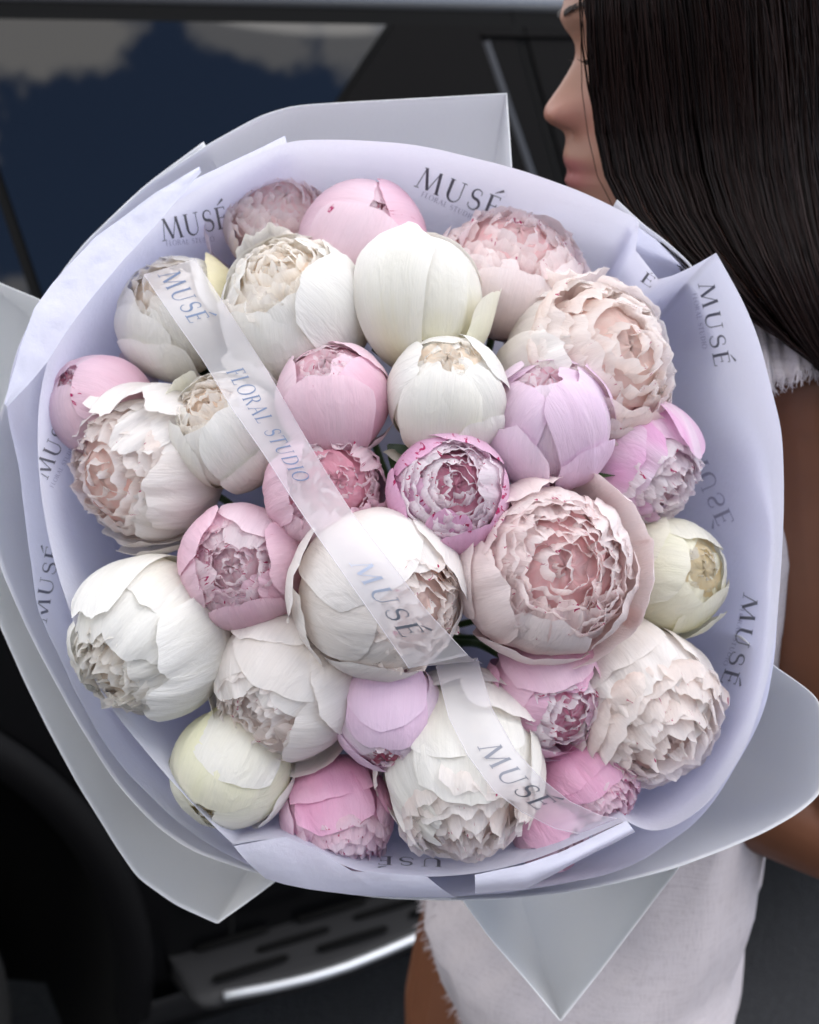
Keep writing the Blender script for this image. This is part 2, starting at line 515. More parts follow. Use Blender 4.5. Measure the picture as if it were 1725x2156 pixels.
    for k in range(3):
        az = a0 + 2.1 * k
        P, UV, F = shell_petal(rng, az, .38 + .1 * (sep - 1), .1, sep + rng.uniform(-.2, .2), 1.03, el, jag=.06, nu=6, nv=6)
        mesh_obj('sepal', (P * R) @ Mx.T, F, M_sepal if k == 0 or sep > 1 else M_leaf, root, uvs=UV)
    for k in range(leaf):
        t = rng.uniform(0, 6.28)
        d = (Vector(X) * math.cos(t) + Vector(Y) * math.sin(t))
        L0 = bl * 1.1; L1 = bl + d * R * 1.25
        n = 8; V = []
        side = d.cross(axis).normalized()
        for i in range(n + 1):
            s = i / n
            p = L0.lerp(L1, s) + axis * R * .25 * math.sin(s * 2)
            w = R * .33 * math.sin(PI * min(1, s * .97 + .02)) ** .8
            V += [p - side * w + axis * w * .3, p, p + side * w + axis * w * .3]
        mesh_obj('leaf', V, gridfaces(2, n), M_leaf, root)
    return root

def dd(px, py, extra=0.):
    r2 = ((px - 850) ** 2 + (py - 1120) ** 2) / 730 ** 2
    return .655 + .075 * r2 ** 1.1 + extra

FL = [
 # label, cx, cy, r, ax, ay, op, palette, ddepth, seed, kwargs
 ("pale pink ruffled peony half hidden behind the big closed pink bud", 588, 468, 106, 612, 420, 62, 'blush', .012, 3, dict(ninner=34, jag=.06, ruff=.03, wide=.6, extra=[dict(az=190, W=.5, th=95, r=1.35, pal='dusk')])),
 ("large closed pale pink bud at the very top with small red splits", 765, 515, 128, 800, 455, 8, 'pink', .005, 4, dict(nmid=4, ninner=8, az0=250, wide=.95, extra=[dict(az=-20, W=.45, th=118, r=1.10, curl=.08, jag=.06, ruff=.03)])),
 ("pale pink peony cup opening upward at the top right, nearest the woman's lips", 1072, 570, 148, 1098, 462, 58, 'blush', .01, 5, dict(az0=-95, ninner=40, wide=.75, el=.82, jag=.04)),
 ("creamy white peony under the upper end of the ribbon with one lemon yellow petal", 375, 665, 120, 345, 600, 32, 'white', .0, 6, dict(az0=235, ninner=16, extra=[dict(az=12, W=.80, th=134, r=1.10, pal='yellow'), dict(az=250, W=.85, th=118, r=1.07), dict(az=-75, W=.4, th=70, r=1.25, pal='dusk')])),
 ("big white peony with a peach centre between the ribbon and the pointed white bud", 620, 655, 150, 585, 560, 40, 'white', -.008, 7, dict(az0=-30, ninner=34, wide=.85, jag=.035, extra=[dict(az=235, W=.5, th=98, r=1.08, jag=.07, ruff=.04), dict(az=110, W=.45, th=142, r=1.08, jag=.07, ruff=.04)])),
 ("smooth closed white bud with a jagged pointed petal at its top", 882, 632, 128, 870, 505, 16, 'white', -.012, 8, dict(az0=-90, nmid=5, ninner=10, wide=1.0, el=1.02, extra=[dict(az=-92, W=1.0, th=140, r=1.03, point=.1), dict(az=-118, W=.75, th=156, r=1.06, point=.28, jag=.06, flare=.03, curl=.02), dict(az=-15, W=.75, th=92, r=1.16, pal='cream', curl=.06)])),
 ("largest open blush white peony at the right, its ruffled centre turned to the right", 1235, 775, 172, 1325, 735, 62, 'blushwhite', .0, 9, dict(az0=200, ninner=46, wide=.62, nout=8, nmid=9, jag=.07, ruff=.035, inh=1.0, extra=[dict(az=120, W=.45, th=100, r=1.04, jag=.06, ruff=.03), dict(az=240, W=.5, th=105, r=1.04)])),
 ("pink bud at the left edge by the tissue, half behind a white peony", 212, 855, 102, 160, 800, 13, 'pink', -.022, 10, dict(az0=-20, nmid=4, ninner=8, wide=.95, extra=[dict(az=75, W=.5, th=88, r=1.3, pal='dusk', jag=.05, ruff=.03, th0=30)])),
 ("large loose white peony at the left edge facing left, with long upright jagged petals", 306, 988, 150, 222, 1015, 50, 'blushwhite', -.01, 11, dict(az0=-10, ninner=30, wide=.72, nout=8, nmid=8, jag=.06, ruff=.03, extra=[dict(az=95, W=.42, th=128, r=1.10, jag=.08, ruff=.04, point=.1), dict(az=60, W=.36, th=112, r=1.12, jag=.05), dict(az=-80, W=.62, th=112, r=1.1, jag=.05, point=.15)])),
 ("white peony with an orange peach centre right beside the ribbon on its left side", 478, 905, 116, 440, 842, 36, 'white', -.008, 12, dict(az0=-60, ninner=22, wide=.8, extra=[dict(az=-55, W=.78, th=100, r=1.07), dict(az=140, W=.5, th=135, r=1.09, curl=.06, pal='cream')])),
 ("round pink bud right of the ribbon, opening at its top, above the ribbon-crossed pink peony", 702, 842, 114, 690, 762, 24, 'pink', -.014, 13, dict(az0=-90, nmid=6, ninner=14, wide=.95, extra=[dict(az=-35, W=.5, th=72, r=1.05, pal='blush')])),
 ("cream white bud with a slightly open top, directly above the crimson streaked orchid peony", 943, 833, 121, 940, 757, 24, 'white', -.016, 14, dict(az0=-100, ninner=14, wide=.8, jag=.045, extra=[dict(az=-60, W=.6, th=108, r=1.03), dict(az=-120, W=.6, th=60, r=1.22, pal='cream', curl=.1)])),
 ("smooth lilac pink peony with broad pointed overlapping petals, no centre showing", 1158, 892, 122, 1150, 800, 18, 'mauve', -.012, 15, dict(az0=-60, nmid=4, ninner=6, wide=.72, el=1.08, extra=[dict(az=-55, W=.68, th=98, r=1.05, jag=.02), dict(az=-125, W=.66, th=108, r=1.075, jag=.02, point=.2, flare=.05), dict(az=20, W=.55, th=128, r=1.03, point=.3, jag=.015), dict(az=155, W=.52, th=140, r=1.03, point=.28, jag=.015), dict(az=75, W=.5, th=135, r=1.0, point=.2)])),
 ("pink peony at the right edge with deep pink patches, opening to the lower right", 1345, 980, 118, 1415, 1040, 42, 'patchy', .005, 16, dict(az0=140, ninner=36, nout=4, wide=1.0, jag=.05, ruff=.03, inh=1.02, extra=[dict(az=150, W=.95, th=125, r=1.03, jag=.03), dict(az=60, W=.4, th=140, r=1.12, point=.1)])),
 ("opened pink peony with a dark crimson heart, crossed by the ribbon", 690, 1030, 122, 722, 1008, 52, 'pink', -.010, 17, dict(az0=190, ninner=38, nout=7, nmid=8, wide=.75, jag=.05, ruff=.03, inh=.86)),
 ("round orchid pink peony with crimson streaks and a white ruffled centre facing front", 945, 1038, 122, 958, 1022, 44, 'orchid', -.018, 18, dict(az0=-70, ninner=44, nout=6, nmid=6, wide=.85, inh=.95)),
 ("round pink peony on the left, facing front with a small magenta touched centre", 512, 1193, 127, 500, 1187, 38, 'pink', -.016, 19, dict(az0=10, ninner=38, nout=7, nmid=8, wide=.78, inh=.93)),
 ("large white peony in the middle of the bouquet lying under the ribbon lettering", 808, 1250, 168, 905, 1300, 37, 'blushwhite', -.022, 20, dict(az0=120, ninner=34, nout=7, wide=.86, extra=[dict(az=160, W=.62, th=85, r=1.1, curl=.06), dict(az=200, W=.7, th=92, r=1.06), dict(az=-50, W=.7, th=72, r=1.12)])),
 ("largest blush pink peony right of the middle with a tall open rosy heart", 1152, 1195, 176, 1178, 1185, 47, 'blush', -.018, 21, dict(az0=200, ninner=52, nout=8, nmid=10, wide=.75, jag=.045, ruff=.03, extra=[dict(az=-10, W=.55, th=118, r=1.08, flare=.06, jag=.05), dict(az=40, W=.55, th=112, r=1.08, flare=.05), dict(az=-50, W=.6, th=110, r=1.08, flare=.05, jag=.05), dict(az=-100, W=.8, th=112, r=1.05), dict(az=170, W=.9, th=118, r=1.04)])),
 ("cream yellow bud at the far right edge, its small heart turned to the right", 1412, 1212, 112, 1466, 1195, 24, 'cream', .0, 22, dict(az0=170, ninner=16, wide=.95, extra=[dict(az=150, W=.8, th=130, r=1.03), dict(az=-60, W=.5, th=125, r=1.1, point=.1)])),
 ("big white peony at the lower left edge with long petals hanging down left", 314, 1346, 149, 240, 1408, 32, 'white', -.038, 23, dict(az0=60, ninner=26, nout=9, nmid=9, wide=.72, jag=.06, ruff=.03, inh=.96, el=1.05, extra=[dict(az=70, W=.75, th=112, r=1.03, jag=.04, ruff=.02), dict(az=20, W=.62, th=128, r=1.07, jag=.04), dict(az=-20, W=.5, th=140, r=1.08, jag=.05), dict(az=110, W=.5, th=135, r=1.08, jag=.06)])),
 ("blush white peony left of the closed pink bud, opening at its lower left", 600, 1445, 150, 530, 1500, 30, 'blushwhite', -.014, 24, dict(az0=70, ninner=28, wide=.85, extra=[dict(az=95, W=.75, th=118, r=1.04), dict(az=-80, W=.8, th=112, r=1.08, curl=.04), dict(az=150, W=.5, th=80, r=1.08), dict(az=20, W=.7, th=122, r=1.055)])),
 ("closed lilac pink bud in the lower middle, a petal tip over its small heart", 820, 1503, 110, 812, 1585, 16, 'mauve', -.020, 25, dict(az0=90, nmid=6, ninner=10, wide=1.0, inpal='pink', extra=[dict(az=92, W=.9, th=128, r=1.03, point=.22, jag=.02), dict(az=-100, W=.8, th=95, r=1.08, pal='blush'), dict(az=180, W=.5, th=75, r=1.10, pal='blush')])),
 ("large white peony at the bottom middle under the lower ribbon, ruffled below", 975, 1622, 160, 985, 1740, 42, 'white', -.030, 26, dict(az0=90, ninner=34, nout=8, nmid=10, wide=.75, jag=.06, ruff=.03, inh=1.02, inpal='blushwhite', el=1.08, extra=[dict(az=88, W=.85, th=112, r=1.03, dent=.04), dict(az=180, W=.5, th=100, r=1.05), dict(az=60, W=.6, th=85, r=1.12, pal='blushwhite'), dict(az=75, W=.75, th=62, r=1.16, pal='blushwhite'), dict(az=130, W=.6, th=58, r=1.14)])),
 ("orchid pink cup peony right of the lower ribbon, showing a pale lilac heart", 1155, 1463, 121, 1200, 1500, 38, 'rose', -.012, 27, dict(az0=100, ninner=28, nout=5, wide=.9, inpal='orchid', extra=[dict(az=80, W=.68, th=124, r=1.03), dict(az=180, W=.7, th=105, r=1.07), dict(az=-90, W=.8, th=118, r=1.03, pal='mauve')])),
 ("large white peony at the lower right edge with a shaggy ruffled lower side", 1345, 1480, 158, 1405, 1560, 50, 'blushwhite', -.018, 28, dict(az0=110, ninner=46, nout=7, nmid=9, wide=.78, jag=.07, ruff=.04, inh=1.04, extra=[dict(az=115, W=.85, th=105, r=1.03), dict(az=180, W=.7, th=112, r=1.04), dict(az=-130, W=.5, th=120, r=1.08, jag=.06)])),
 ("smooth round cream bud at the bottom left edge, left of the fringed rose pink peony", 486, 1616, 120, 448, 1692, 11, 'cream', -.040, 29, dict(az0=80, nmid=4, ninner=8, wide=1.05, el=.98, sep=1.05, extra=[dict(az=70, W=.9, th=135, r=1.02, pal='white'), dict(az=-30, W=.7, th=125, r=1.03, pal='white')])),
 ("rose pink peony at the bottom edge with a fringe of small petals hanging down", 712, 1718, 110, 735, 1800, 44, 'rose', -.030, 30, dict(az0=95, ninner=44, nout=5, nmid=8, wide=.85, jag=.05, ruff=.03, inh=1.06, extra=[dict(az=95, W=.95, th=100, r=1.035, jag=.02), dict(az=20, W=.6, th=112, r=1.02), dict(az=170, W=.6, th=118, r=1.02)])),
 ("deep pink peony at the lower right partly under the ribbon, above the smallest bud", 1240, 1648, 100, 1285, 1695, 34, 'rose', -.030, 31, dict(az0=110, ninner=28, nout=5, wide=.95, inh=1.0, extra=[dict(az=120, W=.9, th=125, r=1.03, dent=.05)])),
 ("smallest pink bud at the bottom edge, half under the lower ribbon end", 1158, 1752, 76, 1190, 1790, 30, 'rose', -.048, 32, dict(az0=110, ninner=16, nout=5, wide=.95)),
 ]
for (lb, cx, cy, r, ax, ay, op, pl, dz, seed, kw) in FL:
    peony(lb, cx, cy, r, ax, ay, op, pl, dd(cx, cy, dz), seed, leaf=1 if seed % 3 == 0 else 0, **kw)

# red sepal beside the cream bud: two small curved pieces lying between the flowers
exec_sheets = True
# ------------------------------------------------------------------ wrapping
def paper_mat(name, c, transl, rough, bumpd, bscale, spec=.3):
    m, nt, b = newmat(name)
    N, L = nt.nodes, nt.links
    tc = N.new('ShaderNodeTexCoord')
    n1 = N.new('ShaderNodeTexNoise'); n1.inputs['Scale'].default_value = bscale; n1.inputs['Detail'].default_value = 8
    n1.inputs['Roughness'].default_value = .6
    L.new(tc.outputs['Object'], n1.inputs['Vector'])
    n2 = N.new('ShaderNodeTexVoronoi'); n2.feature = 'DISTANCE_TO_EDGE'; n2.inputs['Scale'].default_value = 9
    n3 = N.new('ShaderNodeTexNoise'); n3.inputs['Scale'].default_value = 11; n3.inputs['Detail'].default_value = 4
    L.new(tc.outputs['Object'], n3.inputs['Vector'])
    b.inputs['Base Color'].default_value = (*c, 1)
    b.inputs['Roughness'].default_value = rough
    b.inputs['Specular IOR Level'].default_value = spec
    bp = N.new('ShaderNodeBump'); bp.inputs['Strength'].default_value = .5; bp.inputs['Distance'].default_value = bumpd
    ad = N.new('ShaderNodeMath'); ad.operation = 'MULTIPLY_ADD'; ad.inputs[1].default_value = 3.
    L.new(n3.outputs['Fac'], ad.inputs[0]); L.new(n1.outputs['Fac'], ad.inputs[2])
    L.new(ad.outputs[0], bp.inputs['Height']); L.new(bp.outputs['Normal'], b.inputs['Normal'])
    tr = N.new('ShaderNodeBsdfTranslucent'); tr.inputs['Color'].default_value = (*c, 1)
    mx = N.new('ShaderNodeMixShader'); mx.inputs['Fac'].default_value = transl
    L.new(b.outputs[0], mx.inputs[1]); L.new(tr.outputs[0], mx.inputs[2])
    L.new(mx.outputs[0], N['Material Output'].inputs['Surface'])
    return m
M_tissue = paper_mat('lilac_tissue', (.82, .83, .95), .42, .6, .0012, 260)
M_paper = paper_mat('white_wrapping_paper', (.90, .905, .91), .22, .45, .0003, 500, .4)
M_foil_grey = simple('grey_foil_print', (.24, .25, .29), .4, .5)
M_foil_silver = simple('silver_foil_print', (.42, .46, .55), .32, .85)
M_foil_blue = simple('blue_grey_foil_print', (.16, .21, .32), .4, .5)
M_foil_pale = simple('faint_grey_print', (.42, .42, .55), .6)

C0 = np.array([862., 1130.])
def sheet(name, rim, mat, closed=False, n=260, rows=26, flat=.58, dmid=.80, dapex=None, seed=0, crease=.0035, pleats=23, curlrim=0., thick=0, inner=0.0, label=None):
    """paper funnel: from a rim given in picture pixels + distance down to the stems"""
    rng = np.random.RandomState(seed)
    R = spline(rim, n, closed)
    m = len(R)
    # round the gentle bends of the rim, keep the real corners sharp
    soft = []
    for i in range(m):
        a, b_, c_ = R[(i - 4) % m][:2], R[i][:2], R[(i + 4) % m][:2]
        u_, v_ = b_ - a, c_ - b_
        cs_ = float(u_ @ v_) / (np.linalg.norm(u_) * np.linalg.norm(v_) + 1e-9)
        soft.append(cs_ > .72 and (closed or 4 < i < m - 5))
    for _ in range(14):
        Q = R.copy()
        for i in range(m):
            if soft[i]: Q[i] = .25 * R[i - 1] + .5 * R[i] + .25 * R[(i + 1) % m]
        R = Q
    ap = np.array(APEX)
    V = []
    ph = np.linspace(0, 2 * PI, m, endpoint=not closed)
    tri = lambda x: 2 * np.abs(x / (2 * PI) % 1 - .5) * 2 - 1
    k1, k2, k3 = pleats, int(pleats * 1.7) + 1, int(pleats * .45) + 1
    p1, p2, p3 = rng.uniform(0, 6.28, 3)
    UVs = []
    span = 1 if closed else (np.abs(R[-1, :2] - R[0, :2]).sum() / 6000 + .25)
    for j in range(rows + 1):
        t = (j / rows) ** 1.25
        row = []
        for i in range(m):
            px, py, d = R[i]
            rimP = np.array(at(px, py, d))
            mx_, my_ = C0 + (np.array([px, py]) - C0) * flat
            mp = np.array(at(mx_, my_, dmid))
            P = (1 - t) ** 2 * rimP + 2 * t * (1 - t) * mp + t * t * (ap + (rimP - ap) * .035)
            a = ph[i] * span * (1 if closed else 1)
            w = crease * (1 - t) * (.25 + min(1, t * 9)) * (tri(k1 * a + p1 + 1.5 * t) * .6 + tri(k2 * a + p2 - 3 * t) * .35 + tri(k3 * a + p3 + 2 * t) * .8)
            w += crease * .5 * noise.noise(Vector(P * 16.)) * 2
            out = rimP - ap
            nrm = np.array(FWD)
            P = P + nrm * w
            V.append(P); UVs.append((i / m, t))
    F = gridfaces(m if closed else m - 1, rows, closed)
    if not closed:
        pass
    o = mesh_obj(name, V, F, mat, uvs=UVs)
    if thick:
        md = o.modifiers.new('thickness', 'SOLIDIFY'); md.thickness = thick
    bvh = BVHTree.FromPolygons([Vector(v) for v in V], F)
    return o, bvh

T1 = [(600,292,.685),(720,292,.685),(850,300,.685),(1080,350,.685),(1220,400,.684),(1348,462,.682),(1336,525,.683),(1385,590,.683),(1440,575,.68),(1508,532,.676),
      (1560,620,.672),(1600,720,.67),(1632,850,.668),(1652,900,.666),(1650,1100,.662),(1638,1300,.66),(1622,1420,.658),(1580,1560,.655),(1500,1690,.652),(1400,1760,.650),
      (1335,1752,.648),(1322,1728,.646),(1210,1778,.642),(1100,1818,.638),(1000,1838,.637),(930,1846,.636),(850,1846,.636),(740,1836,.636),(680,1800,.637),(600,1762,.640),(490,1780,.640),
      (400,1690,.640),(330,1610,.642),(255,1520,.645),(190,1430,.648),(160,1330,.650),(118,1200,.655),(90,1080,.66),(80,960,.664),(78,860,.668),(100,740,.672),(170,610,.678),(290,475,.682),(420,395,.684)]
T2 = [(1330,470,.70),(1400,520,.705),(1480,610,.745),(1575,725,.75),(1632,865,.72),(1648,950,.70),(1636,1100,.68),(1642,1200,.68),(1638,1300,.675),(1632,1400,.67),(1600,1530,.67),(1490,1720,.668),(1330,1830,.664),(1180,1864,.66),(1050,1880,.655),(930,1889,.652),(840,1888,.652),(750,1878,.652),(640,1858,.654),(560,1836,.656),
      (470,1800,.658),(390,1745,.66),(290,1650,.664),(215,1560,.668),(150,1450,.67),(105,1340,.672),(84,1310,.674),(66,1180,.676),(50,1060,.68),(38,950,.684),(8,850,.688),(28,760,.69),(50,700,.694),(66,652,.698),(110,590,.70),(200,500,.70),(330,420,.70),(470,350,.70),(600,286,.70)]
W_left = [(430,300,.73),(300,395,.73),(180,510,.73),(85,630,.73),(60,700,.73),(20,820,.725),(-25,950,.72),(-20,1100,.715),(0,1190,.71),(60,1330,.705),(140,1480,.70),(240,1640,.695),(330,1740,.69),(400,1790,.686),(520,1830,.684),(650,1865,.682),(760,1885,.68),(850,1893,.678),(950,1892,.678)]
W_lowleft = [(-60,1150,.735),(-30,1240,.735),(0,1315,.735),(50,1430,.73),(100,1530,.725),(170,1660,.72),(240,1775,.718),(290,1848,.716),(370,1905,.714),(457,1945,.712),(520,1900,.715),(580,1855,.72),(650,1800,.73)]
W_right = [(740,1880,.70),(850,1892,.70),(950,1895,.698),(1060,1893,.696),(1190,1880,.69),(1300,1858,.688),(1420,1828,.686),(1520,1790,.684),(1610,1752,.682),(1680,1712,.68),(1728,1672,.68),(1745,1630,.68),(1745,1560,.68),(1725,1472,.68),(1680,1437,.682),(1625,1400,.686),(1560,1340,.70)]
W_bottom = [(930,1830,.75),(985,1910,.745),(1040,1985,.74),(1110,2065,.735),(1181,2151,.73),(1260,2050,.735),(1340,1945,.74),(1428,1828,.75),(1460,1780,.76)]
W_top = [(85,650,.73),(130,570,.73),(180,508,.73),(300,395,.73),(440,302,.73),(540,246,.73),(580,232,.73),(620,222,.73),(680,218,.73),(870,207,.73),(1068,195,.73),(1073,270,.73),(1078,346,.73),(1084,440,.735)]
W_shoulder = [(1300,420,.72),(1355,472,.72),(1400,505,.72),(1450,550,.72),(1500,620,.72),(1560,720,.72)]
W_corner = [(60,720,.745),(85,632,.745),(0,597,.745),(-80,560,.745),(-110,800,.745),(-80,1100,.745),(-20,1300,.745)]

papers = []
def add_sheet(*a, **k):
    lb = k.pop('label'); cat = k.pop('cat', 'wrapping paper')
    o, b = sheet(*a, **k)
    tag(o, lb, cat, None)
    papers.append((o, b))
    return o, b
tis1, bv1 = add_sheet('tissue_wrap', T1, M_tissue, closed=True, n=340, rows=30, flat=.80, dmid=.83, seed=1, pleats=17, crease=.0028, label='printed lilac tissue lining the bouquet right around the flowers, innermost sheet', cat='tissue paper')
tis2, bv2 = add_sheet('tissue_wrap', T2, M_tissue, n=300, rows=26, flat=.83, dmid=.85, seed=2, pleats=60, crease=.0035, label='second lilac tissue layer, its rim showing outside the first at the left and bottom', cat='tissue paper')
add_sheet('wrapping_paper', W_left, M_paper, n=200, rows=20, flat=0.84, dmid=.87, seed=3, pleats=12, crease=.002, thick=.0004, label='white wrapping paper curving round the left and lower left of the tissue')
add_sheet('wrapping_paper', W_lowleft, M_paper, n=200, rows=18, flat=0.86, dmid=.87, seed=4, pleats=8, crease=.0012, thick=.0004, label='white wrapping paper at the lower left ending in one corner that points straight down')
add_sheet('wrapping_paper', W_right, M_paper, n=200, rows=18, flat=0.88, dmid=.87, seed=5, pleats=8, crease=.0015, thick=.0004, label='white wrapping paper along the bottom whose corner reaches the right edge of the photo')
add_sheet('wrapping_paper', W_bottom, M_paper, n=120, rows=18, flat=0.92, dmid=.87, seed=6, pleats=5, crease=.0008, thick=.0004, label='large white paper triangle pointing down in front of the white dress')
add_sheet('wrapping_paper', W_top, M_paper, n=200, rows=18, flat=0.88, dmid=.87, seed=7, pleats=6, crease=.001, thick=.0004, label='white wrapping paper standing up at the top with a square corner beside the face')
add_sheet('wrapping_paper', W_shoulder, M_paper, n=90, rows=16, flat=0.88, dmid=.87, seed=8, pleats=6, crease=.001, thick=.0004, label='narrow white paper edge showing between two tissue corners below the dark hair')
add_sheet('wrapping_paper', W_corner, M_paper, n=120, rows=16, flat=0.90, dmid=.87, seed=9, pleats=6, crease=.001, thick=.0004, label='white wrapping paper corner running out of the photo at the far left')

# ------------------------------------------------------------------ serif letters as strokes
def arc(cx, cy, rx, ry, a0, a1, n=14):
    return [(cx + rx * math.cos(rad(a0 + (a1 - a0) * i / n)), cy + ry * math.sin(rad(a0 + (a1 - a0) * i / n))) for i in range(n + 1)]
TK, TN, SF = .135, .045, .04
def modw(pts, tk=TK, tn=TN):
    out = []
    for i in range(len(pts)):
        a = pts[max(i - 1, 0)]; b = pts[min(i + 1, len(pts) - 1)]
        dx, dy = b[0] - a[0], b[1] - a[1]
        l = math.hypot(dx, dy) or 1
        out.append(tn + (tk - tn) * abs(dy / l) ** 1.5)
    return out
def ln(x0, y0, x1, y1, w): return ([(x0, y0), ((x0 + x1) / 2, (y0 + y1) / 2), (x1, y1)], [w] * 3)
def sf(x, y, h=.12): return ln(x - h, y, x + h, y, SF)
def glyphs():
    G = {}
    G['M'] = (1.18, [ln(.10, 0, .26, 1, TN), ln(.26, 1, .60, .04, TK), ln(.60, .04, .93, 1, TN), ln(.93, 1, 1.06, 0, TK), sf(.10, .02), sf(1.06, .02), ln(.16, .98, .27, .98, SF), ln(.90, .98, 1.02, .98, SF)])
    u = [(.20, 1)] + [(.20, .36)] + arc(.48, .32, .28, .32, 180, 360) + [(.76, 1)]
    G['U'] = (.94, [(u, [TK] * 2 + [TK - (TK - TN) * min(1, i / 9) for i in range(15)] + [TN]), sf(.20, .98), sf(.76, .98)])
    s = arc(.36, .74, .22, .235, 35, 250, 12)[:-1] + [(.36, .515)] + arc(.34, .27, .25, .255, 75, -150, 14)
    G['S'] = (.66, [(s, [TN + (TK - TN) * math.exp(-((i - 13) / 6.5) ** 2) for i in range(len(s))]), ln(.54, .88, .54, .74, SF), ln(.10, .14, .10, .28, SF)])
    E = [ln(.18, 0, .18, 1, TK), ln(.05, .98, .58, .98, TN), ln(.18, .52, .50, .52, TN), ln(.05, .02, .62, .02, TN), ln(.575, 1, .575, .86, SF), ln(.50, .62, .50, .42, SF), ln(.62, 0, .65, .17, SF)]
    G['E'] = (.74, E)
    G['É'] = (.74, E + [([(.26, 1.10), (.44, 1.22), (.60, 1.34)], [.03, .07, .12])])
    G['F'] = (.66, [ln(.18, 0, .18, 1, TK), ln(.05, .98, .56, .98, TN), ln(.18, .5, .46, .5, TN), ln(.56, 1, .56, .84, SF), ln(.46, .6, .46, .4, SF), sf(.18, .02)])
    G['L'] = (.66, [ln(.18, 0, .18, 1, TK), ln(.05, .02, .60, .02, TN), ln(.60, 0, .63, .18, SF), sf(.18, .98)])
    o = arc(.5, .5, .42, .5, 0, 360, 28)
    G['O'] = (1.0, [(o, modw(o, .13, .04))])
    r = [(.2, .97), (.38, .97)] + arc(.38, .74, .24, .23, 90, -90, 10) + [(.2, .51)]
    G['R'] = (.84, [ln(.18, 0, .18, 1, TK), (r, modw(r, .12, .04)), ln(.40, .51, .76, .01, .11), sf(.18, .02), sf(.18, .98)])
    G['A'] = (.92, [ln(.12, 0, .45, 1.0, TN), ln(.43, 1.0, .80, 0, TK), ln(.24, .36, .66, .36, TN), sf(.12, .02), sf(.80, .02)])
    G['T'] = (.78, [ln(.39, 0, .39, 1, TK), ln(.05, .97, .73, .97, TN), ln(.05, 1, .04, .84, SF), ln(.73, 1, .74, .84, SF), sf(.39, .02)])
    d = [(.18, .97), (.38, .97)] + arc(.40, .5, .44, .47, 90, -90, 14) + [(.18, .03)]
    G['D'] = (.96, [ln(.18, 0, .18, 1, TK), (d, modw(d, .13, .04))])
    G['I'] = (.36, [ln(.18, 0, .18, 1, TK), sf(.18, .98), sf(.18, .02)])
    G[' '] = (.45, [])
    return G
GL = glyphs()
def layout(text, gap=.10):
    """returns total width and list of strips (left points, right points) in em of the capital height"""
    x = 0; strips = []
    for ch in text:
        w, st = GL[ch]
        for k, (pts, ws) in enumerate(st):
            L_, R_ = [], []
            pp = [(p[0] + x, p[1]) for p in pts]
            if len(pp) == 3:      # straight stroke: more points so that it can follow the surface
                pp = [(pp[0][0] + (pp[2][0] - pp[0][0]) * i / 6, pp[0][1] + (pp[2][1] - pp[0][1]) * i / 6) for i in range(7)]
                ws = [ws[0] + (ws[2] - ws[0]) * i / 6 for i in range(7)]
            for i in range(len(pp)):
                a = pp[max(i - 1, 0)]; b = pp[min(i + 1, len(pp) - 1)]
                dx, dy = b[0] - a[0], b[1] - a[1]
                l = math.hypot(dx, dy) or 1
                nx, ny = -dy / l * ws[i] / 2, dx / l * ws[i] / 2
                L_.append((pp[i][0] + nx, pp[i][1] + ny)); R_.append((pp[i][0] - nx, pp[i][1] - ny))
            strips.append((L_, R_, k))
        x += w + gap
    return x - gap, strips
def letter_mesh(text, fn, lift, gap=.10):
    """fn((x, y, layer)) -> world point or None"""
    W, strips = layout(text, gap)
    V, F = [], []
    for L_, R_, k in strips:
        base = len(V); ok = []
        for a, b in zip(L_, R_):
            pa, pb = fn(a[0], a[1], W, k), fn(b[0], b[1], W, k)
            ok.append(pa is not None and pb is not None)
            V += [pa or Vector((0, 0, 0)), pb or Vector((0, 0, 0))]
        for i in range(len(L_) - 1):
            if ok[i] and ok[i + 1]:
                q = base + 2 * i
                F.append((q, q + 1, q + 3, q + 2))
    used = sorted({i for f in F for i in f}); mp = {a: i for i, a in enumerate(used)}
    return [V[i] for i in used], [tuple(mp[i] for i in f) for f in F]

def print_on(sheet_o, bvh, text, x0, y0, x1, y1, hgt, mat, gap=.10, name='lettering', bend=0., mirror=False, clip=None):
    """print text on a sheet between two picture points; capital height hgt (px)"""
    L = math.hypot(x1 - x0, y1 - y0); dx, dy = (x1 - x0) / L, (y1 - y0) / L
    ux, uy = dy, -dx
    def fn(x, y, W, k):
        s = x / W * L
        if clip and not (clip[0] <= x / W <= clip[1]): return None
        b = bend * math.sin(PI * s / L)
        yy = -y if mirror else y
        px = x0 + dx * s + ux * (yy * hgt + b); py = y0 + dy * s + uy * (yy * hgt + b)
        o = at(px, py, .3); d = (o - CAM).normalized()
        hit = bvh.ray_cast(o, d)
        if hit[0] is None: return None
        return hit[0] - d * (.0010 + .00004 * k)
    V, F = letter_mesh(text, fn, 0, gap)
    if F:
        o = mesh_obj(name, V, F, mat, sheet_o, smooth=False)
        o['label'] = 'printed words ' + text
        return o
FS = 'FLORAL STUDIO'
print_on(tis1, bv1, 'MUSÉ', 872, 392, 1045, 462, 46, M_foil_grey, .16)
print_on(tis1, bv1, FS, 886, 412, 998, 464, 11, M_foil_pale, .12)
print_on(tis1, bv1, 'MUSÉ', 343, 508, 486, 478, 46, M_foil_grey, .08)
print_on(tis1, bv1, FS, 350, 518, 452, 508, 11, M_foil_pale, .12)
print_on(tis1, bv1, 'MUSÉ', 1470, 598, 1506, 775, 34, M_foil_grey, .16)
print_on(tis1, bv1, FS, 1458, 618, 1480, 735, 10, M_foil_pale, .12)
print_on(tis1, bv1, 'MUSÉ', 1566, 1248, 1515, 1440, 32, M_foil_grey, .16, bend=8)
print_on(tis1, bv1, FS, 1560, 1272, 1522, 1400, 9, M_foil_pale, .12, bend=6)
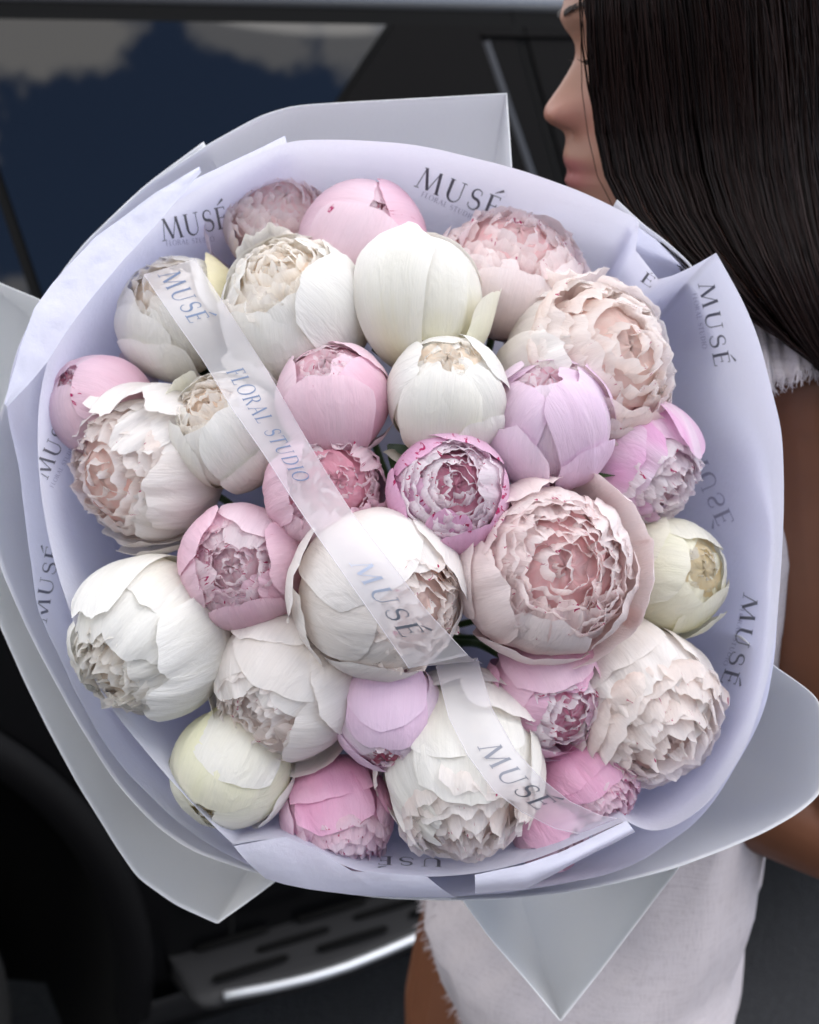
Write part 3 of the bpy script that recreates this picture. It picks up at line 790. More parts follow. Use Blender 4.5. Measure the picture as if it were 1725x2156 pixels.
print_on(tis1, bv1, 'MUSÉ', 1470, 925, 1548, 1100, 36, M_foil_pale, .12, mirror=True)
print_on(tis1, bv1, 'MUSÉ', 100, 1010, 158, 880, 34, M_foil_grey, .10)
print_on(tis1, bv1, FS, 112, 1028, 158, 940, 9, M_foil_pale, .12)
print_on(tis2, bv2, 'MUSÉ', 98, 1312, 128, 1150, 30, M_foil_grey, .10)
print_on(tis1, bv1, 'M', 150, 642, 168, 612, 22, M_foil_grey, .10, clip=(0, .55))
print_on(tis2, bv2, 'M', 555, 1782, 520, 1798, 22, M_foil_grey, .10, clip=(0, .6))
print_on(tis1, bv1, 'USÉ', 935, 1808, 790, 1802, 18, M_foil_grey, .2)
print_on(tis1, bv1, 'É', 1346, 590, 1372, 608, 24, M_foil_grey, .2)

# tissue flap folded over at the lower right and tube-like fold
def ribbon_sheet(name, left, right, mat, n=60, rows=6, bulge=0., crumple=0.):
    A = spline(left, n); B = spline(right, n)
    V = []
    for j in range(rows + 1):
        t = j / rows
        for i in range(n):
            a = np.array(at(*A[i])); b = np.array(at(*B[i]))
            p = a + (b - a) * t - np.array(FWD) * bulge * math.sin(PI * t)
            p = p + np.array(FWD) * .0012 * noise.noise(Vector(p * 60.))
            if crumple:
                q = Vector(p * 38.)
                p = p - np.array(FWD) * crumple * (abs(noise.noise(q)) * 1.6 + abs(noise.noise(q * 2.1)) * .8) * math.sin(PI * min(max(t, .12), .88))
            V.append(p)
    return mesh_obj(name, V, gridfaces(n - 1, rows), mat)
flap = ribbon_sheet('tissue_fold', [(1320,1728,.628),(1250,1762,.628),(1180,1795,.626),(1100,1822,.626),(1000,1842,.630)], [(1338,1752,.630),(1280,1782,.628),(1200,1822,.626),(1110,1872,.632),(1000,1882,.640)], M_tissue, bulge=.005)
tag(flap, 'rolled lilac tissue fold holding the lower ribbon end below the pink flowers', 'tissue paper')
flap = ribbon_sheet('tissue_fold', [(492,1782,.628),(545,1771,.628),(602,1762,.628),(670,1790,.628),(742,1834,.630),(900,1846,.632)], [(560,1850,.640),(600,1862,.640),(650,1872,.640),(740,1884,.642),(830,1890,.645),(960,1890,.646)], M_tissue, bulge=.003)
tag(flap, 'creased lilac tissue fold with a low peak under the rose pink peony at the bottom', 'tissue paper')

flap = ribbon_sheet('tissue_fold', [(420,350,.680),(330,405,.678),(200,500,.676),(110,596,.672),(72,650,.668),(40,740,.664),(10,850,.664)], [(424,362,.680),(345,455,.678),(262,545,.674),(195,625,.670),(140,700,.668),(98,765,.666),(60,810,.665),(16,856,.664)], M_tissue, n=110, rows=22, crumple=.0016)
tag(flap, 'thin lilac tissue fold at the upper left rim above the pink bud', 'tissue paper')
# ------------------------------------------------------------------ ribbon
offs = 0; VV = []; FF = []
for P, F in ALLF:
    VV.append(P); FF += [tuple(i + offs for i in f) for f in F]; offs += len(P)
bvf = BVHTree.FromPolygons(np.vstack(VV).tolist(), FF)
def fdepth(px, py):
    d0 = (at(px, py, .4) - CAM); dl = d0.normalized()
    h = bvf.ray_cast(at(px, py, .4), dl)
    return .75 if h[0] is None else (h[0] - CAM).dot(FWD)
def ribbon_mat():
    m, nt, b = newmat('sheer_satin_ribbon')
    N, L = nt.nodes, nt.links
    b.inputs['Base Color'].default_value = (.86, .85, .88, 1)
    b.inputs['Roughness'].default_value = .38
    b.inputs['Specular IOR Level'].default_value = .5
    b.inputs['Sheen Weight'].default_value = .2
    tl = N.new('ShaderNodeBsdfTranslucent'); tl.inputs['Color'].default_value = (.9, .88, .9, 1)
    tp = N.new('ShaderNodeBsdfTransparent'); tp.inputs['Color'].default_value = (.97, .96, .98, 1)
    m1 = N.new('ShaderNodeMixShader'); m1.inputs['Fac'].default_value = .35
    m2 = N.new('ShaderNodeMixShader'); m2.inputs['Fac'].default_value = .53
    L.new(b.outputs[0], m1.inputs[1]); L.new(tl.outputs[0], m1.inputs[2])
    L.new(m1.outputs[0], m2.inputs[1]); L.new(tp.outputs[0], m2.inputs[2])
    L.new(m2.outputs[0], N['Material Output'].inputs['Surface'])
    return m
M_rib = ribbon_mat()
def make_ribbon(label, A, B, texts, dend=None, over=.0016):
    n = 90; m = 7
    a = spline([tuple(at(x, y, .6)) + (x, y) for x, y in A], n)[:, 3:]
    b = spline([tuple(at(x, y, .6)) + (x, y) for x, y in B], n)[:, 3:]
    D = np.zeros((n, m))
    for i in range(n):
        for j in range(m):
            p = a[i] + (b[i] - a[i]) * j / (m - 1)
            D[i, j] = fdepth(p[0], p[1])
    env = D.min(1)
    # taut ribbon: local minima, then smooth, never behind the petals
    e = np.array([env[max(0, i - 4):i + 5].min() for i in range(n)])
    for _ in range(12):
        e[1:-1] = .25 * e[:-2] + .5 * e[1:-1] + .25 * e[2:]
        e = np.minimum(e, env)
    e -= over
    V = []
    G = {}
    for i in range(n):
        for j in range(m):
            t = j / (m - 1)
            p = a[i] + (b[i] - a[i]) * t
            dpt = float(e[i])
            V.append(at(p[0], p[1], dpt))
            G[(i, j)] = V[-1]
    o = mesh_obj('ribbon', V, gridfaces(m - 1, n - 1), M_rib)
    tag(o, label, 'ribbon', 'satin ribbon across the bouquet')
    hemV = []
    for j in (0, m - 1):
        pts = [G[(i, j)] - FWD * .0002 for i in range(n)]
        hemV.append(tube(pts, .00022, 5))
    hv, hf = join(hemV)
    mesh_obj('woven_edge', hv, hf, M_rib, o)
    def surf(s, t):
        fi = min(max(s * (n - 1), 0), n - 1.001); i = int(fi); f = fi - i
        fj = min(max(t * (m - 1), 0), m - 1.001); j = int(fj); g = fj - j
        p = (G[(i, j)] * (1 - f) + G[(i + 1, j)] * f) * (1 - g) + (G[(i, j + 1)] * (1 - f) + G[(i + 1, j + 1)] * f) * g
        return p
    for (txt, s0, s1, t0, t1, mat, gap) in texts:
        def fn(x, y, W, k):
            return surf(s0 + (s1 - s0) * x / W, t0 + (t1 - t0) * y) - FWD * (.0003 + .00004 * k)
        V2, F2 = letter_mesh(txt, fn, 0, gap)
        q = mesh_obj('lettering', V2, F2, mat, o, smooth=False)
        q['label'] = 'printed words ' + txt
    return o
make_ribbon('sheer white ribbon running from the top left flower down across the middle peony',
  [(303,578),(355,655),(430,762),(490,862),(560,962),(612,1045),(668,1128),(735,1225),(800,1318),(862,1408)],
  [(410,545),(455,615),(505,692),(565,785),(630,900),(690,1000),(745,1085),(822,1185),(900,1288),(985,1380)],
  [('MUSÉ', .01, .135, .22, .62, M_foil_blue, .12), (FS, .255, .53, .28, .62, M_foil_blue, .14), ('MUSÉ', .735, .93, .24, .66, M_foil_silver, .18)])
make_ribbon('lower sheer white ribbon piece from below the middle peony to the bottom right tissue fold',
  [(918,1400),(945,1510),(985,1590),(1040,1665),(1100,1710),(1170,1745),(1250,1762)],
  [(1005,1385),(1035,1490),(1085,1580),(1140,1640),(1200,1688),(1265,1718),(1330,1728)],
  [('MUSÉ', .36, .72, .28, .78, M_foil_grey, .14)])
fold = ribbon_sheet('ribbon_fold', [(862,1404,.612),(905,1402,.625),(960,1396,.645),(1000,1385,.655)], [(975,1376,.614),(985,1380,.625),(1000,1390,.645),(1020,1400,.655)], M_rib, n=30, rows=4)
tag(fold, 'short ribbon fold tucked under the middle white peony', 'ribbon', 'satin ribbon across the bouquet')
# ------------------------------------------------------------------ ground
def asphalt():
    m, nt, b = newmat('asphalt')
    N, L = nt.nodes, nt.links
    tc = N.new('ShaderNodeTexCoord')
    n = N.new('ShaderNodeTexNoise'); n.inputs['Scale'].default_value = 160; n.inputs['Detail'].default_value = 5
    v = N.new('ShaderNodeTexVoronoi'); v.inputs['Scale'].default_value = 120
    n2 = N.new('ShaderNodeTexNoise'); n2.inputs['Scale'].default_value = 1.4; n2.inputs['Detail'].default_value = 6
    for x in (n, v, n2): L.new(tc.outputs['Object'], x.inputs['Vector'])
    cr = N.new('ShaderNodeValToRGB')
    cr.color_ramp.elements[0].position = .3; cr.color_ramp.elements[0].color = (.022, .023, .026, 1)
    cr.color_ramp.elements[1].position = .75; cr.color_ramp.elements[1].color = (.06, .062, .068, 1)
    L.new(n.outputs['Fac'], cr.inputs['Fac'])
    mx = N.new('ShaderNodeMixRGB'); mx.blend_type = 'MULTIPLY'; mx.inputs['Fac'].default_value = .6
    cr2 = N.new('ShaderNodeValToRGB'); cr2.color_ramp.elements[0].color = (.55, .55, .55, 1); cr2.color_ramp.elements[0].position = .35
    cr2.color_ramp.elements[1].position = .65
    L.new(n2.outputs['Fac'], cr2.inputs['Fac'])
    L.new(cr.outputs['Color'], mx.inputs['Color1']); L.new(cr2.outputs['Color'], mx.inputs['Color2'])
    L.new(mx.outputs['Color'], b.inputs['Base Color'])
    b.inputs['Roughness'].default_value = .9
    b.inputs['Specular IOR Level'].default_value = .2
    bp = N.new('ShaderNodeBump'); bp.inputs['Strength'].default_value = .9; bp.inputs['Distance'].default_value = .004
    L.new(v.outputs['Distance'], bp.inputs['Height']); L.new(bp.outputs['Normal'], b.inputs['Normal'])
    return m
g = 200
o = mesh_obj('ground', [(-g, -g, 0), (g, -g, 0), (g, g, 0), (-g, g, 0)], [(0, 1, 2, 3)], asphalt(), smooth=False)
tag(o, kind='structure')

# unseen dark building added behind the camera so the car's flanks mirror something dark
M_wall = simple('dark_backdrop_wall', (.055, .052, .05), .8, bump=.4, bscale=12, var=.2)
M_win = simple('dark_backdrop_glass', (.01, .011, .013), .12, spec=.5)
M_frm = simple('window_frame_grey', (.10, .10, .105), .5)
bl = thing('reflection_backdrop', 'unseen long dark building added behind the camera to darken reflections in the car', 'building', (0, -24, 0))
V, F = box(0, -3, 3.6, 60, 6, 7.2)
mesh_obj('wall', V, F, M_wall, bl, smooth=False)
V, F = box(0, -2.95, 7.3, 60.6, 6.5, .25)
mesh_obj('roof_edge', V, F, M_frm, bl, smooth=False)
wme = fme = None
for k in range(14):
    for fl in (1.9, 5.2):
        if wme is None:
            V, F = join([box(0, 0, .95, 2.3, .1, .08), box(0, 0, -.95, 2.3, .1, .08), box(1.12, 0, 0, .08, .1, 1.82), box(-1.12, 0, 0, .08, .1, 1.82), box(0, 0, 0, .05, .09, 1.82)])
            w = mesh_obj('window', V, F, M_frm, bl, smooth=False); wme = w.data
            V, F = box(0, -.02, 0, 2.16, .02, 1.82)
            p = mesh_obj('pane', V, F, M_win, w, smooth=False); fme = p.data
        else:
            w = link(bpy.data.objects.new('window', wme), bl)
            p = link(bpy.data.objects.new('pane', fme), w)
        w.location = (-26 + k * 4, .06, fl)

# ------------------------------------------------------------------ car
YAW = rad(27)
E1 = Vector((math.cos(YAW), math.sin(YAW), 0)); QN = Vector((math.sin(YAW), -math.cos(YAW), 0))
CO = Vector((-.166, 1.642, 0))
PROF = [(.26, -.03), (.32, 0.0), (.45, .015), (.62, .03), (.80, .035), (.95, .03), (1.04, .012), (1.10, -.01), (1.135, -.022), (1.30, -.0789), (1.50, -.1479), (1.640, -.1962),
        (1.675, -.20), (1.70, -.215), (1.74, -.27), (1.78, -.38), (1.80, -.60), (1.81, -.95)]
_ph = [p[0] for p in PROF]; _pq = [p[1] for p in PROF]
def qh(h): return float(np.interp(h, _ph, _pq))
def car(s, h, dq=0.):
    return CO + E1 * s + QN * (qh(h) + dq) + Vector((0, 0, h))
def cs(px, py):
    """picture point -> (s, h) on the car side"""
    d = 2.
    r = at(px, py, 1) - CAM
    q = 0
    for _ in range(12):
        # plane (P - CO).QN = q
        d = (q - (CAM - CO).dot(QN)) / r.dot(QN)
        P = CAM + r * d
        q = qh(P.z)
    return (P - CO).dot(E1), P.z
def paint(name, c, rough, spec, coat):
    m = simple(name, c, rough, 0, spec, coat=coat)
    m.node_tree.nodes['Principled BSDF'].inputs['Coat Roughness'].default_value = .03
    return m
M_paint = paint('black_car_paint', (.002, .0021, .0025), .35, .15, .28)
M_gloss = simple('gloss_black_pillar', (.004, .0036, .0036), .55, spec=.05)
M_rubber = simple('black_rubber', (.006, .006, .006), .8, spec=.1)
M_glass = simple('tinted_privacy_glass', (.002, .0025, .004), .02, spec=.5)
M_glass.node_tree.nodes['Principled BSDF'].inputs['IOR'].default_value = 1.42
M_chrome = simple('brushed_bright_trim', (.62, .64, .66), .45, .7)
M_satin = simple('satin_grey_trim', (.14, .145, .155), .4, .8)
M_plastic = simple('black_step_plastic', (.016, .016, .017), .55, spec=.35, bump=.3, bscale=300)
M_tyre = simple('tyre_rubber', (.012, .012, .012), .8, bump=.3, bscale=90)
M_alloy = simple('dark_alloy', (.05, .05, .055), .35, .8)
M_light = simple('roof_rail_metal', (.45, .47, .50), .3, .9)

ar1, ar2, ar3 = cs(0, 1992), cs(250, 2107), cs(288, 2156)
sw, hw, rw = ar2[0] - .52, .42, .0
rw = math.hypot(ar2[0] - sw, ar2[1] - hw)
print('ARCH', ar1, ar2, ar3, 'centre', sw, hw, rw)
print('win corner', cs(810, 50), cs(700, 212), 'seam', cs(1085, 50), cs(1180, 400), 'left bar', cs(0, 400), cs(75, 620), 'gap', cs(0, 42), cs(400, 43), cs(0, 20), cs(860, 20), cs(1190, 72))
print('doorcut', cs(0, 1826), cs(187, 1912), cs(362, 2052), 'belt', cs(0, 1365))
suv = thing('parked_car', 'large black car with dark mirror-like side windows parked behind the bouquet', 'car', CO)
def cpart(name, V, F, mat, parent=suv, smooth=True):
    base = Vector(CO) if parent is suv else Vector(CO)
    return mesh_obj(name, [Vector(v) - base for v in V], F, mat, parent, smooth)
# body side with the wheel arches cut out
S0, S1 = sw - 1.0, sw + 4.05
sA = sorted(set(list(np.linspace(S0, S1, 90)) + list(np.linspace(sw - .6, sw + .7, 80))))
front_w = sw + 2.95
hA = sorted(set(list(np.interp(np.linspace(0, len(_ph) - 1, 40), range(len(_ph)), _ph)) + list(np.linspace(.26, 1.0, 60))))
def inarch(s, h): return any(math.hypot(s - c, h - hw) < rw for c in (sw, front_w)) or False
GL0 = (sw + .10, sw + 1.35)
V = [];
def snap(s, h):
    for c in (sw, front_w):
        d = math.hypot(s - c, h - hw)
        if abs(d - rw) < .017 and d > 0:
            return c + (s - c) * rw / d, hw + (h - hw) * rw / d
    return s, h
idx = {}
F = []
for j, h in enumerate(hA):
    for i, s in enumerate(sA):
        s2, h2 = snap(s, h)
        V.append(car(s2, h2)); idx[(i, j)] = len(V) - 1
for j in range(len(hA) - 1):
    for i in range(len(sA) - 1):
        s, h = (sA[i] + sA[i + 1]) / 2, (hA[j] + hA[j + 1]) / 2
        if inarch(s, h): continue
        F.append((idx[(i, j)], idx[(i + 1, j)], idx[(i + 1, j + 1)], idx[(i, j + 1)]))
n0 = len(V)
# far side, roof, ends: closed hull
W = 1.9
for (s, sg) in ((S0, -1), (S1, 1)):
    ring = [car(s, h) for h in hA] + [car(s, h) - QN * (W + 2 * qh(h)) for h in hA[::-1]]
    k = len(V); V += ring
    F.append(tuple(range(k, k + len(ring))))
k = len(V)
for h in hA:
    V += [car(S0, h) - QN * (W + 2 * qh(h)), car(S1, h) - QN * (W + 2 * qh(h))]
for j in range(len(hA) - 1):
    F.append((k + 2 * j, k + 2 * j + 2, k + 2 * j + 3, k + 2 * j + 1))
h = hA[-1]
k = len(V); V += [car(S0, h), car(S1, h), car(S1, h) - QN * (W + 2 * qh(h)), car(S0, h) - QN * (W + 2 * qh(h))]; F.append((k, k + 1, k + 2, k + 3))
k = len(V); V += [car(S0, .27) - QN * .5, car(S1, .27) - QN * .5, car(S1, .27) - QN * W, car(S0, .27) - QN * W]; F.append((k, k + 1, k + 2, k + 3))
cpart('body', V, F, M_paint)

def side_panel(name, poly, mat, dq, parent=suv, thick=.004, sub=10):
    """a pane or panel given by its corner polygon in (s,h) as bottom line and top line, following the side's curve"""
    (b0, b1, t1, t0) = poly
    nu = 14; V = []
    for layer in (dq, dq - thick):
        for j in range(sub + 1):
            v = j / sub
            for i in range(nu + 1):
                u = i / nu
                s = (b0[0] * (1 - u) + b1[0] * u) * (1 - v) + (t0[0] * (1 - u) + t1[0] * u) * v
                h = (b0[1] * (1 - u) + b1[1] * u) * (1 - v) + (t0[1] * (1 - u) + t1[1] * u) * v
                V.append(car(s, h, layer))
    N_ = (nu + 1) * (sub + 1)
    F = gridfaces(nu, sub) + [tuple(i + N_ for i in f[::-1]) for f in gridfaces(nu, sub)]
    def e(i, j): return j * (nu + 1) + i
    for i in range(nu):
        F += [(e(i, 0), e(i, 0) + N_, e(i + 1, 0) + N_, e(i + 1, 0)), (e(i, sub), e(i + 1, sub), e(i + 1, sub) + N_, e(i, sub) + N_)]
    for j in range(sub):
        F += [(e(0, j), e(0, j + 1), e(0, j + 1) + N_, e(0, j) + N_), (e(nu, j), e(nu, j) + N_, e(nu, j + 1) + N_, e(nu, j + 1))]
    o = cpart(name, V, F, mat, parent, smooth=False)
    if len(o.data.polygons): o.data.polygons.foreach_set('use_smooth', [True] * len(o.data.polygons))
    md = o.modifiers.new('edges', 'EDGE_SPLIT'); md.split_angle = rad(40)
    return o
c1, c2 = cs(808, 50), cs(700, 212)
hT = 1.634; hB = 1.14
slope = (c2[0] - c1[0]) / (c2[1] - c1[1])
sTop = c1[0]; sBot = c1[0] + slope * (hB - c1[1])
lb0, lb1 = cs(0, 400), cs(75, 620)
lsl = (lb1[0] - lb0[0]) / (lb1[1] - lb0[1])
def lbar(h): return lb0[0] + lsl * (h - lb0[1])
wbelt = side_panel('window_seal', ((S0 + .4, hB - .02), (S1 - 1.1, hB - .02), (S1 - 1.75, hT + .022), (S0 + .75, hT + .022)), M_rubber, .003, sub=8)
side_panel('rear_side_window', ((lbar(hB) + .007, hB), (sBot, hB), (sTop, hT), (lbar(hT) + .007, hT)), M_glass, .007)
side_panel('quarter_window', ((S0 + .5, hB), (lbar(hB) - .007, hB), (lbar(hT) - .007, hT), (S0 + .8, hT)), M_glass, .007)
s1, s2 = cs(1085, 60), cs(1180, 400)
dsl = (s2[0] - s1[0]) / (s2[1] - s1[1])
def dseam(h): return s1[0] + dsl * (h - s1[1])
side_panel('door_pillar', ((sBot + .012, hB), (dseam(hB) - .010, hB), (dseam(hT) - .010, hT), (sTop + .012, hT)), M_gloss, .008)
side_panel('front_side_window', ((dseam(hB) + .012, hB), (dseam(hB) + 1.0, hB), (dseam(hT) + .55, hT), (dseam(hT) + .012, hT)), M_gloss, .008)
def strip(name, pts, w, mat, dq, parent=suv):
    """flat raised strip along (s,h) points"""
    V = []
    for i, (s, h) in enumerate(pts):
        a = pts[max(i - 1, 0)]; b = pts[min(i + 1, len(pts) - 1)]
        dx, dy = b[0] - a[0], b[1] - a[1]; l = math.hypot(dx, dy) or 1
        nx, ny = -dy / l * w / 2, dx / l * w / 2
        V += [car(s + nx, h + ny, dq - .004), car(s + nx * .7, h + ny * .7, dq), car(s - nx * .7, h - ny * .7, dq), car(s - nx, h - ny, dq - .004)]
    return cpart(name, V, gridfaces(3, len(pts) - 1), mat, parent)
def line(a, b, n=24): return [(a[0] + (b[0] - a[0]) * i / n, a[1] + (b[1] - a[1]) * i / n) for i in range(n + 1)]
strip('window_frame_trim', line((S0 + .6, 1.668), (S1 - 1.8, 1.668), 60), .030, M_satin, .006)
strip('pillar_trim', line((cs(1012, 95)[0], hT - .012), (dseam(hT) + .5, hT - .012), 20), .006, M_gloss, .012)
strip('belt_line_trim', line((S0 + .35, 1.105), (S1 - 1.1, 1.105), 60), .022, M_satin, .006)
pm = cs(1012, 70), cs(1062, 215)
psl = (pm[1][0] - pm[0][0]) / (pm[1][1] - pm[0][1])
strip('pillar_edge', [(pm[0][0] + psl * (h - pm[0][1]), h) for h in np.linspace(hT - .02, hB + .01, 20)], .014, simple('dark_satin_edge', (.02, .021, .025), .35, spec=.35), .010)
strip('door_gap', [(dseam(h), h) for h in np.linspace(1.69, .34, 40)], .010, M_rubber, .004)
da, db, dc = cs(0, 1826), cs(187, 1912), cs(362, 2052)
rd = rw + .16
strip('door_gap', [(sw + rd * math.cos(a), hw + rd * math.sin(a)) for a in np.linspace(rad(0), rad(68), 40)] + [(sw + rd * math.cos(rad(68)) - .04 * k, hw + rd * math.sin(rad(68)) + .10 * k) for k in range(1, 5)], .010, M_rubber, .002)
strip('door_gap', [(dseam(.3) + 1.05 + .0 * h, h) for h in np.linspace(1.08, .34, 20)], .010, M_rubber, .002)
# roof rail
V, F = tube([car(s, 1.77, .05 + .0) + Vector((0, 0, .035)) for s in np.linspace(S0 + .5, S1 - 1.9, 30)], .016, 10)
rl = cpart('roof_rail', V, F, M_light)
for s in np.linspace(S0 + .6, S1 - 2.0, 3):
    V, F = box(0, 0, 0, .06, .03, .05); c = car(float(s), 1.77, .05) + Vector((0, 0, .01))
    cpart('rail_foot', [Vector(v) + c for v in V], F, M_rubber, rl, smooth=False).location = (0, 0, 0)
# arch lining and wheels
for k, c in enumerate((sw, front_w)):
    V = []
    nA = 40
    for q in (.02, -.30):
        for i in range(nA + 1):
            a = rad(-25) + rad(230) * i / nA
            V.append(CO + E1 * (c + rw * 1.0 * math.cos(a)) + QN * q + Vector((0, 0, hw + rw * math.sin(a))))
    k0 = len(V)
    V.append(CO + E1 * c + QN * (-.30) + Vector((0, 0, hw)))
    F = gridfaces(nA, 1) + [(nA + 1 + i, nA + 2 + i, k0) for i in range(nA)]
    cpart('wheel_arch', V, F, M_rubber)
    # arch flare
    V = []
    for i in range(nA + 1):
        a = rad(-8) + rad(196) * i / nA
        for (rr, q) in ((rw + .045, .012), (rw + .035, .03), (rw + .004, .032), (rw - .006, .0)):
            h = hw + rr * math.sin(a)
            V.append(car(c + rr * math.cos(a), max(h, .26), q))
    cpart('arch_flare', V, gridfaces(3, nA), simple('arch_plastic', (.004, .004, .0045), .6, spec=.1))
    V = []; prof = [(-.12, .22), (-.12, .36), (-.10, .385), (.10, .385), (.12, .36), (.12, .25), (.10, .235)]
    nW = 48
    for i in range(nW):
        a = 2 * PI * i / nW
        for (q, r) in prof:
            V.append(CO + E1 * (c + r * math.cos(a)) + QN * (q - .14) + Vector((0, 0, .388 + r * math.sin(a))))
    m_ = len(prof)
    F = [(i * m_ + j, i * m_ + j + 1, ((i + 1) % nW) * m_ + j + 1, ((i + 1) % nW) * m_ + j) for i in range(nW) for j in range(m_ - 1)]
    wh = cpart('wheel', V, F, M_tyre)
    P = []
    for i in range(5):
        a = 2 * PI * i / 5
        d = Vector((math.cos(a), math.sin(a))); t = Vector((-d.y, d.x))
        def pt(r, w, q): return CO + E1 * (c + d.x * r + t.x * w) + QN * (q - .14) + Vector((0, 0, .388 + d.y * r + t.y * w))
        V_ = [pt(.03, -.04, .09), pt(.03, .04, .09), pt(.235, .028, .10), pt(.235, -.028, .10), pt(.03, -.04, .05), pt(.03, .04, .05), pt(.235, .028, .06), pt(.235, -.028, .06)]
        P.append((V_, [(0, 1, 2, 3), (4, 7, 6, 5), (0, 4, 5, 1), (1, 5, 6, 2), (2, 6, 7, 3), (3, 7, 4, 0)]))
    hv = [CO + E1 * c + QN * q + Vector((0, 0, .388)) for q in (-.10, -.03)]
    P.append(tube(hv, [.06, .05], 20))
    hv = [CO + E1 * c + QN * q + Vector((0, 0, .388)) for q in (-.20, -.14)]
    P.append(tube(hv, [.235, .235], 40))
    V, F = join(P)
    cpart('rim', V, F, M_alloy, wh, smooth=False)
# side step
st_h = .42
sa = (at(465, 2090, 1) - CAM); sb = (at(915, 1950, 1) - CAM)
def onh(px, py, h):
    r = at(px, py, 1) - CAM
    return CAM + r * ((h - CAM.z) / r.z)
outer = [onh(x, y, st_h) for x, y in ((440, 2104), (470, 2088), (560, 2072), (640, 2054), (720, 2030), (800, 1998), (860, 1972), (915, 1948))]
inner_s = [(p - CO).dot(E1) for p in outer]
ext = [(inner_s[-1] + .35 * k, (outer[-1] - CO).dot(QN) - .004 * k) for k in range(1, 5)]
plan = [((p - CO).dot(E1), (p - CO).dot(QN)) for p in outer] + ext
plan = [(plan[0][0] - .02, plan[0][1] - .10), (plan[0][0] - .015, plan[0][1] - .03)] + plan
V = []
plf = [tuple(x) for x in spline(plan, 80)]
for (s, q) in plf:
    P = CO + E1 * s + QN * q
    I = CO + E1 * s + QN * (-.02)
    for k in range(7):
        V.append(P.lerp(I, k / 6) + Vector((0, 0, st_h - .012 + .010 * math.sin(PI * k / 6))))
    V.append(I + Vector((0, 0, st_h - .05))); V.append(P + Vector((0, 0, st_h - .024)))
F = [(i * 9 + j, i * 9 + (j + 1) % 9, (i + 1) * 9 + (j + 1) % 9, (i + 1) * 9 + j) for i in range(79) for j in range(9)]
stp = cpart('side_step', V, F, M_plastic)
V, F = tube([CO + E1 * s + QN * (q + .004) + Vector((0, 0, st_h - .004)) for s, q in [tuple(x) for x in spline(plan[3:], 60)]], .0065, 10)
cpart('bright_trim', V, F, M_chrome, stp)
M_slot = simple('slot_rubber', (.004, .004, .004), .9, spec=.05)
s_a, s_b = plan[3][0], plan[-1][0]
pv = np.array(plan)
for k in range(26):
    s = s_a + .05 + k * .075
    qo = float(np.interp(s, pv[:, 0], pv[:, 1]))
    for (f0, ln_) in ((.74, .055), (.50, .055), (.26, .055)):
        if k % 2 == (0 if f0 == .5 else 1): continue
        q = -.02 + (qo + .02) * f0
        V, F = tube([CO + E1 * (s + e) + QN * q + Vector((0, 0, st_h + .001)) for e in (-ln_, -ln_ * .9, 0, ln_ * .9, ln_)], [.002, .007, .008, .007, .002], 8, ell=.35)
        cpart('tread_slot', V, F, M_slot, stp)
V, F = join([tube([CO + E1 * s + QN * -.02 + Vector((0, 0, .36)), CO + E1 * s + QN * -.25 + Vector((0, 0, .38))], .02, 8) for s in (s_a + .2, s_a + 1.0, s_b - .3)])
cpart('step_bracket', V, F, M_rubber, stp)
# sill below the doors
strip('sill_trim', line((sw + rw + .02, .335), (front_w - rw - .02, .335), 40), .05, simple('sill_plastic', (.014, .014, .015), .45, spec=.35), .02)

# ------------------------------------------------------------------ person
def skin_mat():
    m, nt, b = newmat('tanned_skin')
    N, L = nt.nodes, nt.links
    ca = N.new('ShaderNodeAttribute'); ca.attribute_name = 'tint'
    tc = N.new('ShaderNodeTexCoord')
    n = N.new('ShaderNodeTexNoise'); n.inputs['Scale'].default_value = 28; n.inputs['Detail'].default_value = 8
    L.new(tc.outputs['Object'], n.inputs['Vector'])
    mr = N.new('ShaderNodeMapRange'); mr.inputs['To Min'].default_value = .78; mr.inputs['To Max'].default_value = 1.16
    L.new(n.outputs['Fac'], mr.inputs['Value'])
    mx = N.new('ShaderNodeMixRGB'); mx.blend_type = 'MULTIPLY'; mx.inputs['Fac'].default_value = 1
    L.new(ca.outputs['Color'], mx.inputs['Color1']); L.new(mr.outputs[0], mx.inputs['Color2'])
    L.new(mx.outputs['Color'], b.inputs['Base Color'])
    b.inputs['Roughness'].default_value = .48
    b.inputs['Specular IOR Level'].default_value = .4
    b.inputs['Subsurface Weight'].default_value = .12
    b.inputs['Subsurface Radius'].default_value = (.01, .004, .002)
    bp = N.new('ShaderNodeBump'); bp.inputs['Strength'].default_value = .15; bp.inputs['Distance'].default_value = .0006
    n2 = N.new('ShaderNodeTexNoise'); n2.inputs['Scale'].default_value = 900
    L.new(tc.outputs['Object'], n2.inputs['Vector']); L.new(n2.outputs['Fac'], bp.inputs['Height']); L.new(bp.outputs['Normal'], b.inputs['Normal'])
    return m
M_skin = skin_mat()
HY = .845                         # vertical plane through the middle of the head
prof = [(-330, 1330), (-240, 1252), (-150, 1212), (-60, 1194), (0, 1190), (37, 1184), (62, 1192), (83, 1207), (105, 1211), (124, 1209), (150, 1196), (183, 1176), (205, 1160), (222, 1149), (236, 1143), (250, 1146), (262, 1158), (272, 1178),
        (279, 1190), (296, 1192), (312, 1189), (328, 1185), (340, 1187), (352, 1192), (361, 1199), (368, 1192), (380, 1189), (392, 1194), (404, 1205), (420, 1208), (440, 1202), (460, 1204), (480, 1216), (500, 1245), (515, 1290)]
pz = []; pxx = []
for (y, x) in prof:
    P = at_y(x, y, HY); pz.append(P.z); pxx.append(P.x)
pz = np.array(pz); pxx = np.array(pxx); o_ = np.argsort(pz); pz = pz[o_]; pxx = pxx[o_]
zt = {y: at_y(x, y, HY).z for (y, x) in prof}
